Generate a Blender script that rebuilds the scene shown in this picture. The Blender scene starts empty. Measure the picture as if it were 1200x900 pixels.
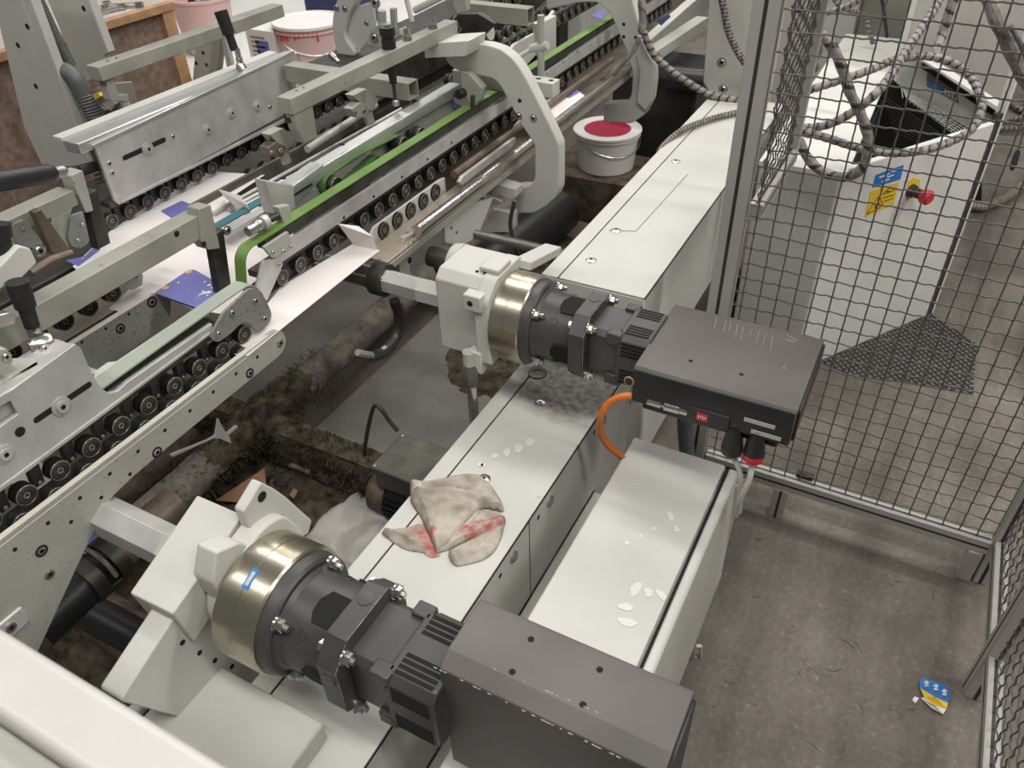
import bpy, bmesh, math, random
from mathutils import Vector, Matrix, noise
random.seed(7)
S = bpy.context.scene
COL = S.collection
PI = math.pi

# ------------------------------------------------------------------ camera
CAM_H = 1.72
FPX = 917.0
WR = ((0.88451273, 0.46570289, -0.02753285),
      (0.2702477, -0.5596024, -0.78346112),
      (-0.38026756, 0.68554064, -0.62083058))      # rows: right, down, forward
cd = bpy.data.cameras.new('camera'); cam = bpy.data.objects.new('camera', cd); COL.objects.link(cam)
cd.sensor_width = 36.0; cd.sensor_fit = 'HORIZONTAL'; cd.lens = FPX/1200*36.0
cd.clip_start = 0.05; cd.clip_end = 60
cd.dof.use_dof = True; cd.dof.focus_distance = 1.6; cd.dof.aperture_fstop = 9.0
r_, d_, f_ = [Vector(v) for v in WR]
m3 = Matrix((r_, -d_, -f_)).transposed()
cam.matrix_world = Matrix.Translation((0, 0, CAM_H)) @ m3.to_4x4()
S.camera = cam

# ------------------------------------------------------------------ light
S.view_settings.view_transform = 'Standard'; S.view_settings.look = 'None'
S.view_settings.gamma = 1.0; S.view_settings.use_curve_mapping = False
S.view_settings.exposure = -0.08
w = bpy.data.worlds.new('hall'); S.world = w; w.use_nodes = True
bg = w.node_tree.nodes['Background']; bg.inputs[0].default_value = (0.92, 0.95, 1.0, 1); bg.inputs[1].default_value = 0.13
def area(name, loc, sx, sy, power, tgt=None, col=(1, 0.985, 0.95)):
    l = bpy.data.lights.new(name, 'AREA'); l.shape = 'RECTANGLE'; l.size = sx; l.size_y = sy; l.energy = power; l.color = col
    o = bpy.data.objects.new(name, l); COL.objects.link(o); o.location = loc
    if tgt:
        o.rotation_euler = (Vector(tgt)-Vector(loc)).to_track_quat('-Z', 'Y').to_euler()
    return o
area('ceiling_tube', (1.7, 0.1, 4.2), 5.0, 0.35, 150)
area('ceiling_tube', (-1.6, 3.2, 4.2), 5.0, 0.35, 125)
area('ceiling_tube', (-2.6, 6.0, 4.2), 6.0, 0.35, 150)
area('ceiling_tube', (-2.2, -0.8, 4.2), 5.0, 0.35, 75)
area('ceiling_tube', (3.8, 2.6, 4.0), 4.0, 0.35, 160)

# ------------------------------------------------------------------ pixel of the photo -> point on a known world plane
def U(px, py, ax, val):
    q = ((px-600)/FPX, (py-450)/FPX, 1.0)
    d = r_*q[0] + d_*q[1] + f_*q[2]
    c = Vector((0, 0, CAM_H))
    return c + d*((val-c[ax])/d[ax])

# ------------------------------------------------------------------ materials
MATS = {}
def mat(name, col, rough=0.5, metal=0.0, noise_amt=0.06, nscale=8.0, bump=0.0, bscale=200.0, speck=None, spscale=60, spamt=0.62,
        aniso=False, trans=0.0, spec=None, tint=None):
    m = bpy.data.materials.new(name); m.use_nodes = True; nt = m.node_tree; N = nt.nodes; L = nt.links
    b = N['Principled BSDF']; b.inputs['Roughness'].default_value = rough; b.inputs['Metallic'].default_value = metal
    if spec is not None: b.inputs['Specular IOR Level'].default_value = spec
    if trans: b.inputs['Transmission Weight'].default_value = trans
    tc = N.new('ShaderNodeTexCoord'); c = (*col, 1)
    n1 = N.new('ShaderNodeTexNoise'); n1.inputs['Scale'].default_value = nscale; n1.inputs['Detail'].default_value = 6
    L.new(tc.outputs['Object'], n1.inputs['Vector'])
    mx = N.new('ShaderNodeMix'); mx.data_type = 'RGBA'
    k1 = 1-noise_amt*1.6; k2 = 1+noise_amt*1.2
    t = tint or (1, 1, 1)
    mx.inputs[6].default_value = (col[0]*k1*t[0], col[1]*k1*t[1], col[2]*k1*t[2], 1)
    mx.inputs[7].default_value = (min(1, col[0]*k2), min(1, col[1]*k2), min(1, col[2]*k2), 1)
    mr = N.new('ShaderNodeMapRange'); mr.inputs[1].default_value = 0.3; mr.inputs[2].default_value = 0.7
    L.new(n1.outputs['Fac'], mr.inputs[0]); L.new(mr.outputs[0], mx.inputs[0])
    out = mx.outputs[2]
    if aniso:
        mp = N.new('ShaderNodeMapping'); mp.inputs['Scale'].default_value = (400, 14, 400)
        L.new(tc.outputs['Object'], mp.inputs[0])
        n3 = N.new('ShaderNodeTexNoise'); n3.inputs['Scale'].default_value = 1.0; n3.inputs['Detail'].default_value = 3
        L.new(mp.outputs[0], n3.inputs['Vector'])
        m3_ = N.new('ShaderNodeMix'); m3_.data_type = 'RGBA'; m3_.blend_type = 'MULTIPLY'; m3_.inputs[0].default_value = 0.35
        L.new(out, m3_.inputs[6]); L.new(n3.outputs['Color'], m3_.inputs[7]);
        hs = N.new('ShaderNodeHueSaturation'); hs.inputs['Saturation'].default_value = 0.35; hs.inputs['Value'].default_value = 1.25
        L.new(m3_.outputs[2], hs.inputs['Color']); out = hs.outputs[0]
    if speck:
        n2 = N.new('ShaderNodeTexNoise'); n2.inputs['Scale'].default_value = spscale; n2.inputs['Detail'].default_value = 3
        L.new(tc.outputs['Object'], n2.inputs['Vector'])
        m2 = N.new('ShaderNodeMapRange'); m2.inputs[1].default_value = spamt; m2.inputs[2].default_value = spamt+0.05
        L.new(n2.outputs['Fac'], m2.inputs[0])
        mm = N.new('ShaderNodeMix'); mm.data_type = 'RGBA'; mm.inputs[7].default_value = (*speck, 1)
        L.new(m2.outputs[0], mm.inputs[0]); L.new(out, mm.inputs[6]); out = mm.outputs[2]
    L.new(out, b.inputs['Base Color'])
    if bump:
        n4 = N.new('ShaderNodeTexNoise'); n4.inputs['Scale'].default_value = bscale; n4.inputs['Detail'].default_value = 4
        L.new(tc.outputs['Object'], n4.inputs['Vector'])
        bp = N.new('ShaderNodeBump'); bp.inputs['Strength'].default_value = bump; bp.inputs['Distance'].default_value = 0.002
        L.new(n4.outputs['Fac'], bp.inputs['Height']); L.new(bp.outputs[0], b.inputs['Normal'])
    MATS[name] = m
    return m
WHITE = mat('white_paint', (0.53, 0.52, 0.475), 0.58, noise_amt=0.05, nscale=5, bump=0.12, bscale=400, speck=(0.42, 0.40, 0.35), spscale=55, spamt=0.73)
WHITE2 = mat('white_cabinet_paint', (0.66, 0.65, 0.605), 0.45, noise_amt=0.03)
GREYW = mat('grey_paint', (0.48, 0.475, 0.43), 0.45, noise_amt=0.06, nscale=6, speck=(0.2, 0.19, 0.16), spscale=120, spamt=0.70)
GREYG = mat('green_grey_paint', (0.36, 0.36, 0.31), 0.45, noise_amt=0.09, nscale=7, speck=(0.17, 0.16, 0.13), spscale=90, spamt=0.68)
TUBE = mat('tube_paint', (0.29, 0.285, 0.235), 0.4, noise_amt=0.12, nscale=9, speck=(0.16, 0.15, 0.12), spscale=40, spamt=0.70)
PERF = mat('speckled_plate', (0.36, 0.355, 0.31), 0.42, noise_amt=0.06, speck=(0.17, 0.16, 0.14), spscale=230, spamt=0.64)
SPECK = mat('oily_plate', (0.22, 0.22, 0.20), 0.4, noise_amt=0.12, speck=(0.10, 0.10, 0.09), spscale=200, spamt=0.6)
CREAM = mat('cream_edge', (0.62, 0.58, 0.49), 0.4, noise_amt=0.05)
ALU = mat('brushed_aluminium', (0.56, 0.55, 0.52), 0.36, 0.75, noise_amt=0.08, aniso=True)
ALUD = mat('dull_aluminium', (0.50, 0.49, 0.465), 0.42, 0.35, noise_amt=0.12, nscale=14)
PROF = mat('fence_profile', (0.44, 0.425, 0.39), 0.42, 0.25, noise_amt=0.05, nscale=3)
STEEL = mat('steel', (0.55, 0.54, 0.51), 0.25, 0.95, noise_amt=0.1, nscale=30)
BRASS = mat('nickel_brass', (0.50, 0.465, 0.36), 0.27, 0.95, noise_amt=0.10, nscale=12, tint=(1, .97, .9))
MESHM = mat('mesh_wire', (0.13, 0.12, 0.11), 0.42, 0.5, noise_amt=0.1)
ANTH = mat('anthracite_paint', (0.050, 0.048, 0.046), 0.42, noise_amt=0.18, nscale=10, bump=0.1, bscale=300)
ANTHT = mat('anthracite_cover', (0.100, 0.090, 0.084), 0.5, noise_amt=0.14, nscale=6, speck=(0.30, 0.28, 0.26), spscale=40, spamt=0.80)
BLACK = mat('black_plastic', (0.018, 0.018, 0.019), 0.4, noise_amt=0.2)
HOLE = mat('dark_hole', (0.006, 0.006, 0.006), 0.9, noise_amt=0.0)
RUBBER = mat('roller_rubber', (0.014, 0.014, 0.014), 0.5, noise_amt=0.2, nscale=60)
RIM = mat('roller_rim', (0.22, 0.21, 0.17), 0.38, 0.5, noise_amt=0.2, nscale=80)
THREAD = mat('thread_steel', (0.30, 0.29, 0.26), 0.35, 0.8)
DARKM = mat('dark_steel', (0.07, 0.066, 0.058), 0.45, 0.6, noise_amt=0.25, nscale=20)
GREENB = mat('green_belt', (0.125, 0.235, 0.045), 0.5, noise_amt=0.12, nscale=8)
GREYB = mat('grey_green_belt', (0.30, 0.33, 0.27), 0.55, noise_amt=0.06)
TEAL = mat('teal_belt', (0.02, 0.12, 0.14), 0.5)
CARD = mat('carton_board', (0.74, 0.68, 0.66), 0.6, noise_amt=0.03)
BLUE = mat('carton_print', (0.15, 0.155, 0.42), 0.5, noise_amt=0.08, speck=(0.7, 0.7, 0.75), spscale=26, spamt=0.66)
ORNG = mat('orange_cable', (0.55, 0.14, 0.012), 0.45, noise_amt=0.15)
BROWN = mat('brown_rail', (0.16, 0.12, 0.085), 0.45, 0.3, noise_amt=0.2, nscale=20)
WOODB = mat('chipboard', (0.21, 0.14, 0.105), 0.7, noise_amt=0.25, nscale=30, speck=(0.3, 0.2, 0.14), spscale=150, spamt=0.62)
WOODL = mat('wood_edge', (0.42, 0.24, 0.12), 0.6, noise_amt=0.15, nscale=20)
CBOARD = mat('cardboard', (0.33, 0.17, 0.09), 0.75, noise_amt=0.1)
PINK = mat('pink_bucket', (0.68, 0.46, 0.43), 0.45, noise_amt=0.05)
LIDW = mat('bucket_lid', (0.78, 0.75, 0.73), 0.4, noise_amt=0.03, speck=(0.6, 0.15, 0.2), spscale=30, spamt=0.74)
RED = mat('red_plastic', (0.60, 0.02, 0.03), 0.4)
REDB = mat('red_bucket', (0.38, 0.02, 0.05), 0.4)
YEL = mat('yellow_sticker', (0.75, 0.50, 0.02), 0.5)
BLU = mat('blue_sticker', (0.01, 0.17, 0.52), 0.5)
LINT = mat('lint_dust', (0.095, 0.08, 0.056), 0.95, noise_amt=0.45, nscale=25, bump=1.0, bscale=120, spec=0.1)
RUSTY = mat('rusty_brown', (0.125, 0.092, 0.072), 0.75, noise_amt=0.4, nscale=18, bump=0.5, bscale=100, spec=0.2)
HOSE = mat('grey_hose', (0.10, 0.105, 0.10), 0.5, noise_amt=0.1)
HOSEB = mat('black_hose', (0.035, 0.035, 0.033), 0.5, noise_amt=0.2)
WRAPW = mat('cable_wrap', (0.27, 0.255, 0.235), 0.5, noise_amt=0.2, nscale=30)
WRAPT = mat('cable_tape', (0.235, 0.205, 0.18), 0.5, noise_amt=0.25, nscale=40)
WRAPB = mat('cable_black', (0.03, 0.028, 0.027), 0.5, noise_amt=0.1)
GREASE = mat('grimy_paint', (0.10, 0.095, 0.075), 0.6, noise_amt=0.3, nscale=14)
WHITEP = mat('white_bar', (0.50, 0.48, 0.45), 0.35, noise_amt=0.03)
RAG = None

# ------------------------------------------------------------------ mesh building
class MB:
    def __init__(s): s.v = []; s.f = []; s.mi = []; s.mats = []
    def m(s, material):
        if material not in s.mats: s.mats.append(material)
        return s.mats.index(material)
    def add(s, verts, faces, material):
        o = len(s.v); k = s.m(material)
        s.v += [Vector(v) for v in verts]
        for f in faces: s.f.append([i+o for i in f]); s.mi.append(k)
        return s
    def box(s, x0, x1, y0, y1, z0, z1, material):
        if x0 > x1: x0, x1 = x1, x0
        if y0 > y1: y0, y1 = y1, y0
        if z0 > z1: z0, z1 = z1, z0
        v = [(x, y, z) for z in (z0, z1) for y in (y0, y1) for x in (x0, x1)]
        return s.add(v, [(0, 2, 3, 1), (4, 5, 7, 6), (0, 1, 5, 4), (2, 6, 7, 3), (0, 4, 6, 2), (1, 3, 7, 5)], material)
    def obox(s, c, d, R, material):
        c = Vector(c); v = []
        for z in (-1, 1):
            for y in (-1, 1):
                for x in (-1, 1): v.append(c + R @ Vector((x*d[0]/2, y*d[1]/2, z*d[2]/2)))
        return s.add(v, [(0, 2, 3, 1), (4, 5, 7, 6), (0, 1, 5, 4), (2, 6, 7, 3), (0, 4, 6, 2), (1, 3, 7, 5)], material)
    def prism(s, pts, vec, material, cap=None):
        pts = [Vector(p) for p in pts]; vec = Vector(vec); n = len(pts)
        nrm = Vector((0, 0, 0))
        for i in range(n): nrm += pts[i].cross(pts[(i+1) % n])
        if nrm.dot(vec) > 0: pts = pts[::-1]
        v = pts + [p+vec for p in pts]
        s.add(v, [list(range(n))], cap or material)
        o = len(s.v)-2*n; k = s.m(material)
        s.f.append([o+n+i for i in range(n)][::-1]); s.mi.append(k)
        for i in range(n):
            j = (i+1) % n
            s.f.append([o+j, o+i, o+n+i, o+n+j]); s.mi.append(k)
        return s
    def cyl(s, p0, p1, r, material, n=20, r2=None):
        return s.lathe(p0, p1, [(0, r), (1, r if r2 is None else r2)], material, n)
    def lathe(s, p0, p1, prof, material, n=24, mats=None):
        p0 = Vector(p0); p1 = Vector(p1); ax = (p1-p0); L_ = ax.length; ax.normalize()
        a = ax.orthogonal().normalized(); b = ax.cross(a)
        o = len(s.v); k = s.m(material)
        for t, r in prof:
            c = p0 + ax*(L_*t)
            for i in range(n):
                an = 2*PI*i/n; s.v.append(c + (a*math.cos(an)+b*math.sin(an))*max(r, 1e-5))
        for q in range(len(prof)-1):
            kk = s.m(mats[q]) if mats else k
            for i in range(n):
                j = (i+1) % n
                s.f.append([o+q*n+i, o+q*n+j, o+(q+1)*n+j, o+(q+1)*n+i]); s.mi.append(kk)
        if prof[0][1] > 1e-4: s.f.append([o+i for i in range(n)][::-1]); s.mi.append(s.m(mats[0]) if mats else k)
        e = o+(len(prof)-1)*n
        if prof[-1][1] > 1e-4: s.f.append([e+i for i in range(n)]); s.mi.append(s.m(mats[-1]) if mats else k)
        return s
    def tube(s, pts, r, material, n=8, radii=None, mats=None, pitch=0, closed=False):
        pts = [Vector(p) for p in pts]; N = len(pts); o = len(s.v); k = s.m(material)
        ks = [s.m(x) for x in mats] if mats else None
        t0 = (pts[1]-pts[0]).normalized(); a = t0.orthogonal().normalized()
        for i, p in enumerate(pts):
            t = (pts[min(i+1, N-1)]-pts[max(i-1, 0)]).normalized()
            a = (a - t*a.dot(t)); a = a.normalized() if a.length > 1e-6 else t.orthogonal().normalized()
            b = t.cross(a); rr = radii[i] if radii else r
            for j in range(n):
                an = 2*PI*j/n; s.v.append(p+(a*math.cos(an)+b*math.sin(an))*rr)
        for i in range(N-1):
            for j in range(n):
                q = (j+1) % n
                s.f.append([o+i*n+j, o+i*n+q, o+(i+1)*n+q, o+(i+1)*n+j])
                if ks:
                    u = ((i*pitch + j/n) % 1.0) if pitch else (i % len(ks))/len(ks)
                    s.mi.append(ks[min(int(u*len(ks)), len(ks)-1)])
                else: s.mi.append(k)
        s.f.append([o+j for j in range(n)][::-1]); s.mi.append(k)
        s.f.append([o+(N-1)*n+j for j in range(n)]); s.mi.append(k)
        return s
    def hole(s, p, axis, r, material=None, sgn=1, n=14, h=0.0006):
        p = Vector(p); d = Vector((0, 0, 0)); d[axis] = sgn
        return s.cyl(p - d*0.002, p + d*h, r, material or HOLE, n)
    def build(s, name, parent=None, bevel=0.0, smooth=True, seg=2):
        me = bpy.data.meshes.new(name); off = Vector((0, 0, 0)); q = parent
        while q is not None: off += q.location; q = q.parent
        me.from_pydata([tuple(v-off) for v in s.v], [], s.f)
        for mm in s.mats: me.materials.append(mm)
        me.polygons.foreach_set('material_index', s.mi); me.update()
        if smooth:
            me.polygons.foreach_set('use_smooth', [True]*len(me.polygons))
            me.set_sharp_from_angle(angle=math.radians(29))
        o = bpy.data.objects.new(name, me); COL.objects.link(o)
        if parent: o.parent = parent
        if bevel:
            b = o.modifiers.new('b', 'BEVEL'); b.width = bevel; b.segments = seg; b.limit_method = 'ANGLE'; b.angle_limit = math.radians(40)
            b.harden_normals = False
        return o
def thing(name, label, cat, loc, group=None):
    o = bpy.data.objects.new(name, None); COL.objects.link(o); o.location = loc; o.empty_display_size = 0.05
    o['label'] = label; o['category'] = cat
    if group: o['group'] = group
    return o
def tag(o, label, cat, group=None, kind=None):
    o['label'] = label
    if cat: o['category'] = cat
    if group: o['group'] = group
    if kind: o['kind'] = kind
    return o
def struct(o, label=None):
    o['kind'] = 'structure'
    if label: o['label'] = label
    return o
def copy_of(o, name, parent, dloc):
    c = o.copy(); c.name = name; COL.objects.link(c); c.parent = parent; c.location = o.location + Vector(dloc)
    for ch in o.children:
        g = ch.copy(); COL.objects.link(g); g.parent = c
    return c
def spline(pts, n=12):
    pts = [Vector(p) for p in pts]; P = [pts[0]*2-pts[1]]+pts+[pts[-1]*2-pts[-2]]; out = []
    for i in range(1, len(P)-2):
        for k in range(n):
            t = k/n; a, b, c, d = P[i-1], P[i], P[i+1], P[i+2]
            out.append(0.5*((2*b)+(c-a)*t+(2*a-5*b+4*c-d)*t*t+(3*b-a-3*c+d)*t**3))
    out.append(pts[-1]); return out
def PX(pxs, X): return [U(x, y, 0, X) for x, y in pxs]
def PY(pxs, Y): return [U(x, y, 1, Y) for x, y in pxs]
def PZ(pxs, Z): return [U(x, y, 2, Z) for x, y in pxs]
def yz(X, l): return [Vector((X, y, z)) for y, z in l]
def rounded(pts, r, n=5):
    pts = [Vector(p) for p in pts]; out = []; N = len(pts)
    for i in range(N):
        p = pts[i]; a = pts[i-1]-p; b = pts[(i+1) % N]-p
        rr = min(r, a.length*0.45, b.length*0.45)
        p0 = p+a.normalized()*rr; p1 = p+b.normalized()*rr
        for k in range(n+1):
            t = k/n; out.append(p0*(1-t)**2 + p*2*t*(1-t) + p1*t*t)
    return out
def bolt(p, axis, r, parent, sgn=1, mt=None, name='bolt', washer=True, h=None):
    b = MB(); d = Vector((0, 0, 0)); d[axis] = sgn; p = Vector(p); mt = mt or STEEL; h = h or r*0.55
    if washer: b.cyl(p-d*0.001, p+d*r*0.25, r*1.35, mt, 18)
    b.lathe(p, p+d*h, [(0, r), (0.75, r), (1, r*0.82), (1.0, r*0.45), (0.55, r*0.42), (0.55, 0)], mt, 18, mats=[mt, mt, mt, HOLE, HOLE])
    return b.build(name, parent)
def hexnut(p, axis, r, parent, sgn=1, stud=True, name='hex_bolt'):
    b = MB(); d = Vector((0, 0, 0)); d[axis] = sgn; p = Vector(p)
    b.cyl(p-d*0.001, p+d*r*0.25, r*1.3, STEEL, 20)
    b.lathe(p+d*r*0.2, p+d*r*1.15, [(0, r), (0.85, r), (1, r*0.85)], STEEL, 6)
    if stud: b.cyl(p+d*r, p+d*r*1.9, r*0.5, STEEL, 12)
    return b.build(name, parent)
# ================================================================== SETTING
def floor_mat():
    m = bpy.data.materials.new('concrete_floor'); m.use_nodes = True; nt = m.node_tree; N = nt.nodes; L = nt.links
    b = N['Principled BSDF']; b.inputs['Roughness'].default_value = 0.62; b.inputs['Specular IOR Level'].default_value = 0.35
    tc = N.new('ShaderNodeTexCoord')
    def noise_(sc, det=6, vec=None, rough=0.6):
        n = N.new('ShaderNodeTexNoise'); n.inputs['Scale'].default_value = sc; n.inputs['Detail'].default_value = det; n.inputs['Roughness'].default_value = rough
        L.new(vec or tc.outputs['Object'], n.inputs['Vector']); return n
    def ramp(src, stops):
        r = N.new('ShaderNodeValToRGB'); L.new(src, r.inputs[0]); e = r.color_ramp.elements
        e[0].position, e[0].color = stops[0][0], (*stops[0][1], 1); e[1].position, e[1].color = stops[-1][0], (*stops[-1][1], 1)
        for p, c in stops[1:-1]: x = e.new(p); x.color = (*c, 1)
        return r
    big = noise_(2.2); base = ramp(big.outputs['Fac'], [(0.32, (0.112, 0.094, 0.078)), (0.5, (0.170, 0.147, 0.124)), (0.68, (0.225, 0.197, 0.168))])
    # streaks running along the machine
    mp = N.new('ShaderNodeMapping'); mp.inputs['Scale'].default_value = (7, 0.9, 1); L.new(tc.outputs['Object'], mp.inputs[0])
    st = noise_(1.0, 3, mp.outputs[0]); sr = ramp(st.outputs['Fac'], [(0.36, (0.70, 0.69, 0.68)), (0.55, (1, 1, 1))])
    mu = N.new('ShaderNodeMix'); mu.data_type = 'RGBA'; mu.blend_type = 'MULTIPLY'; mu.inputs[0].default_value = 1.0
    L.new(base.outputs[0], mu.inputs[6]); L.new(sr.outputs[0], mu.inputs[7])
    fine = noise_(70, 4); fr = ramp(fine.outputs['Fac'], [(0.3, (0.82, 0.82, 0.82)), (0.62, (1.05, 1.05, 1.05)), (0.7, (1.6, 1.55, 1.5))])
    mu2 = N.new('ShaderNodeMix'); mu2.data_type = 'RGBA'; mu2.blend_type = 'MULTIPLY'; mu2.inputs[0].default_value = 1.0
    L.new(mu.outputs[2], mu2.inputs[6]); L.new(fr.outputs[0], mu2.inputs[7])
    # small litter flecks
    vo = N.new('ShaderNodeTexVoronoi'); vo.inputs['Scale'].default_value = 26; vo.inputs['Randomness'].default_value = 1.0
    L.new(tc.outputs['Object'], vo.inputs['Vector'])
    vr = N.new('ShaderNodeMapRange'); vr.inputs[1].default_value = 0.055; vr.inputs[2].default_value = 0.075; vr.inputs[3].default_value = 1; vr.inputs[4].default_value = 0
    L.new(vo.outputs['Distance'], vr.inputs[0])
    g = N.new('ShaderNodeMath'); g.operation = 'GREATER_THAN'; g.inputs[1].default_value = 0.55
    sx = N.new('ShaderNodeSeparateColor'); L.new(vo.outputs['Color'], sx.inputs[0]); L.new(sx.outputs[0], g.inputs[0])
    mm = N.new('ShaderNodeMath'); mm.operation = 'MULTIPLY'; L.new(g.outputs[0], mm.inputs[0]); L.new(vr.outputs[0], mm.inputs[1])
    m3 = N.new('ShaderNodeMix'); m3.data_type = 'RGBA'; m3.inputs[7].default_value = (0.28, 0.25, 0.22, 1)
    mm2 = N.new('ShaderNodeMath'); mm2.operation = 'MULTIPLY'; mm2.inputs[1].default_value = 0.6; L.new(mm.outputs[0], mm2.inputs[0])
    L.new(mm2.outputs[0], m3.inputs[0]); L.new(mu2.outputs[2], m3.inputs[6])
    L.new(m3.outputs[2], b.inputs['Base Color'])
    bp = N.new('ShaderNodeBump'); bp.inputs['Strength'].default_value = 0.35; bp.inputs['Distance'].default_value = 0.003
    L.new(fine.outputs['Fac'], bp.inputs['Height']); L.new(bp.outputs[0], b.inputs['Normal'])
    return m
FLOORM = floor_mat()
f = MB().box(-9, 4, -2.5, 12, -0.1, 0, FLOORM).build('floor', smooth=False); struct(f)

# ================================================================== MAIN DUCTS (long white covered beams)
def duct(name, label, X0, X1, Y0, Y1, z0, z1, groove, screws, side_bolts, joint=None, seams=()):
    t = thing(name, label, 'cable duct', ((X0+X1)/2, (Y0+Y1)/2, z0), 'long white covered ducts')
    MB().box(X0, X1, Y0, Y1, z0, z1-0.004, WHITE).build('body', t, 0.004)
    MB().box(X0, groove-0.0022, Y0, Y1, z1-0.0035, z1, WHITE).build('edge_strip', t, 0.001)
    MB().box(groove+0.0022, X1-0.002, Y0, Y1, z1-0.0035, z1+0.001, WHITE).build('lid', t, 0.0012)
    s = MB().box(groove-0.003, groove+0.003, Y0+0.001, Y1-0.001, z1-0.0039, z1-0.003, HOLE); s.build('groove', t, smooth=False)
    s = MB().box(X1-0.0019, X1+0.0004, Y0+0.001, Y1-0.001, z1-0.0045, z1-0.0015, HOLE); s.build('lid_gap', t, smooth=False)
    for x, y in screws: 
        b = MB(); b.lathe((x, y, z1+0.001), (x, y, z1+0.006), [(0, 0.0145), (0.4, 0.0145), (0.8, 0.0105), (1, 0.006), (1, 0.004), (0.3, 0.0035), (0.3, 0)], STEEL, 22, mats=[STEEL]*4+[HOLE]*2)
        b.build('screw', t)
    for y in side_bolts: 
        b = MB(); b.lathe((X1, y, z1-0.035), (X1+0.008, y, z1-0.035), [(0, 0.014), (0.35, 0.014), (0.8, 0.010), (1, 0.004), (1, 0)], STEEL, 18); b.build('side_screw', t)
        MB().hole((X1, y-0.055, z1-0.033), 0, 0.006).build('side_hole', t)
    if joint: MB().box(X1-0.001, X1+0.0006, joint-0.0012, joint+0.0012, z0+0.002, z1-0.004, HOLE).build('panel_joint', t, smooth=False)
    for seam in seams:
        MB().tube(seam, 0.0008, DARKM, 4).build('lid_seam', t)
    return t
XR = -0.505
near = duct('cable_duct', 'long white covered duct with a grey rag on its lid, passing under both motors', -0.765, XR, 0.12, 1.555, 0.25, 0.50, -0.722,
     [(-0.650, 1.309), (-0.646, 1.024)], [1.36, 1.06, 0.89], joint=0.962)
far = duct('cable_duct', 'wide white covered duct running away behind the upper motor to a grey plate', -0.768, -0.49, 1.56, 3.05, 0.37, 0.70, -0.722,
     [(-0.679, 1.672), (-0.682, 1.853), (-0.685, 2.375)], [], seams=[PZ([(714, 270), (745, 271), (806, 204)], 0.7018)])
# pedestal of the duct and the ledge to the control box
p = MB(); p.box(-0.74, -0.5055, 1.335, 1.555, 0.012, 0.249, WHITE); p.box(-0.74, -0.5055, 1.5555, 2.0, 0.012, 0.369, WHITE); p.box(-0.76, -0.43, 1.335, 1.76, 0.0, 0.012, WHITE)
o = p.build('duct_pedestal', bevel=0.003); tag(o, 'white pedestal box carrying the ducts down to the floor, behind the orange cable', 'pedestal')
led = MB().box(-0.506, -0.412, 0.2, 1.33, 0.225, 0.24, GREYW).build('connecting_ledge', bevel=0.002)
tag(led, 'narrow grimy ledge at the bottom of the slot between duct and box', 'ledge')
leg = MB()
for y in (0.45, 1.0): MB().box(-0.70, -0.58, y, y+0.1, 0.0, 0.25, GREASE).build('support_foot', near, 0.003)


# grimy film and hand wiped marks
def patch(pxs, Z, mt, name, parent, h=0.0012):
    pts = rounded(PZ(pxs, Z), 0.01, 4); b = MB().prism(pts, (0, 0, -h), mt); return b.build(name, parent)
CHALK = mat('chalky_smear', (0.66, 0.65, 0.61), 0.8, noise_amt=0.04)
def blob(px, py, L_, W_, ang, Z, parent):
    L_ *= 0.9; W_ *= 1.35
    c = U(px, py, 2, Z+0.0012); pts = []
    for i in range(16):
        a = 2*PI*i/16; k = 1+0.10*math.sin(3*a+px)+0.07*math.sin(5*a+py)
        x = L_*math.cos(a)*k; y = W_*math.sin(a)*k
        pts.append(c+Vector((x*math.cos(ang)-y*math.sin(ang), x*math.sin(ang)+y*math.cos(ang), 0)))
    MB().prism(pts, (0, 0, -0.0009), CHALK).build('smear', parent)
for (a, b_, l, w_, g) in [(580, 534, .009, .006, .7), (594, 530, .015, .006, 1.9), (608, 525, .017, .0075, 1.9), (621, 518, .015, .0075, 1.9), (563, 544, .008, .005, .3), (566, 545, .006, .005, 0)]:
    blob(a, b_, l, w_, g, 0.5012, near)
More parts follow.
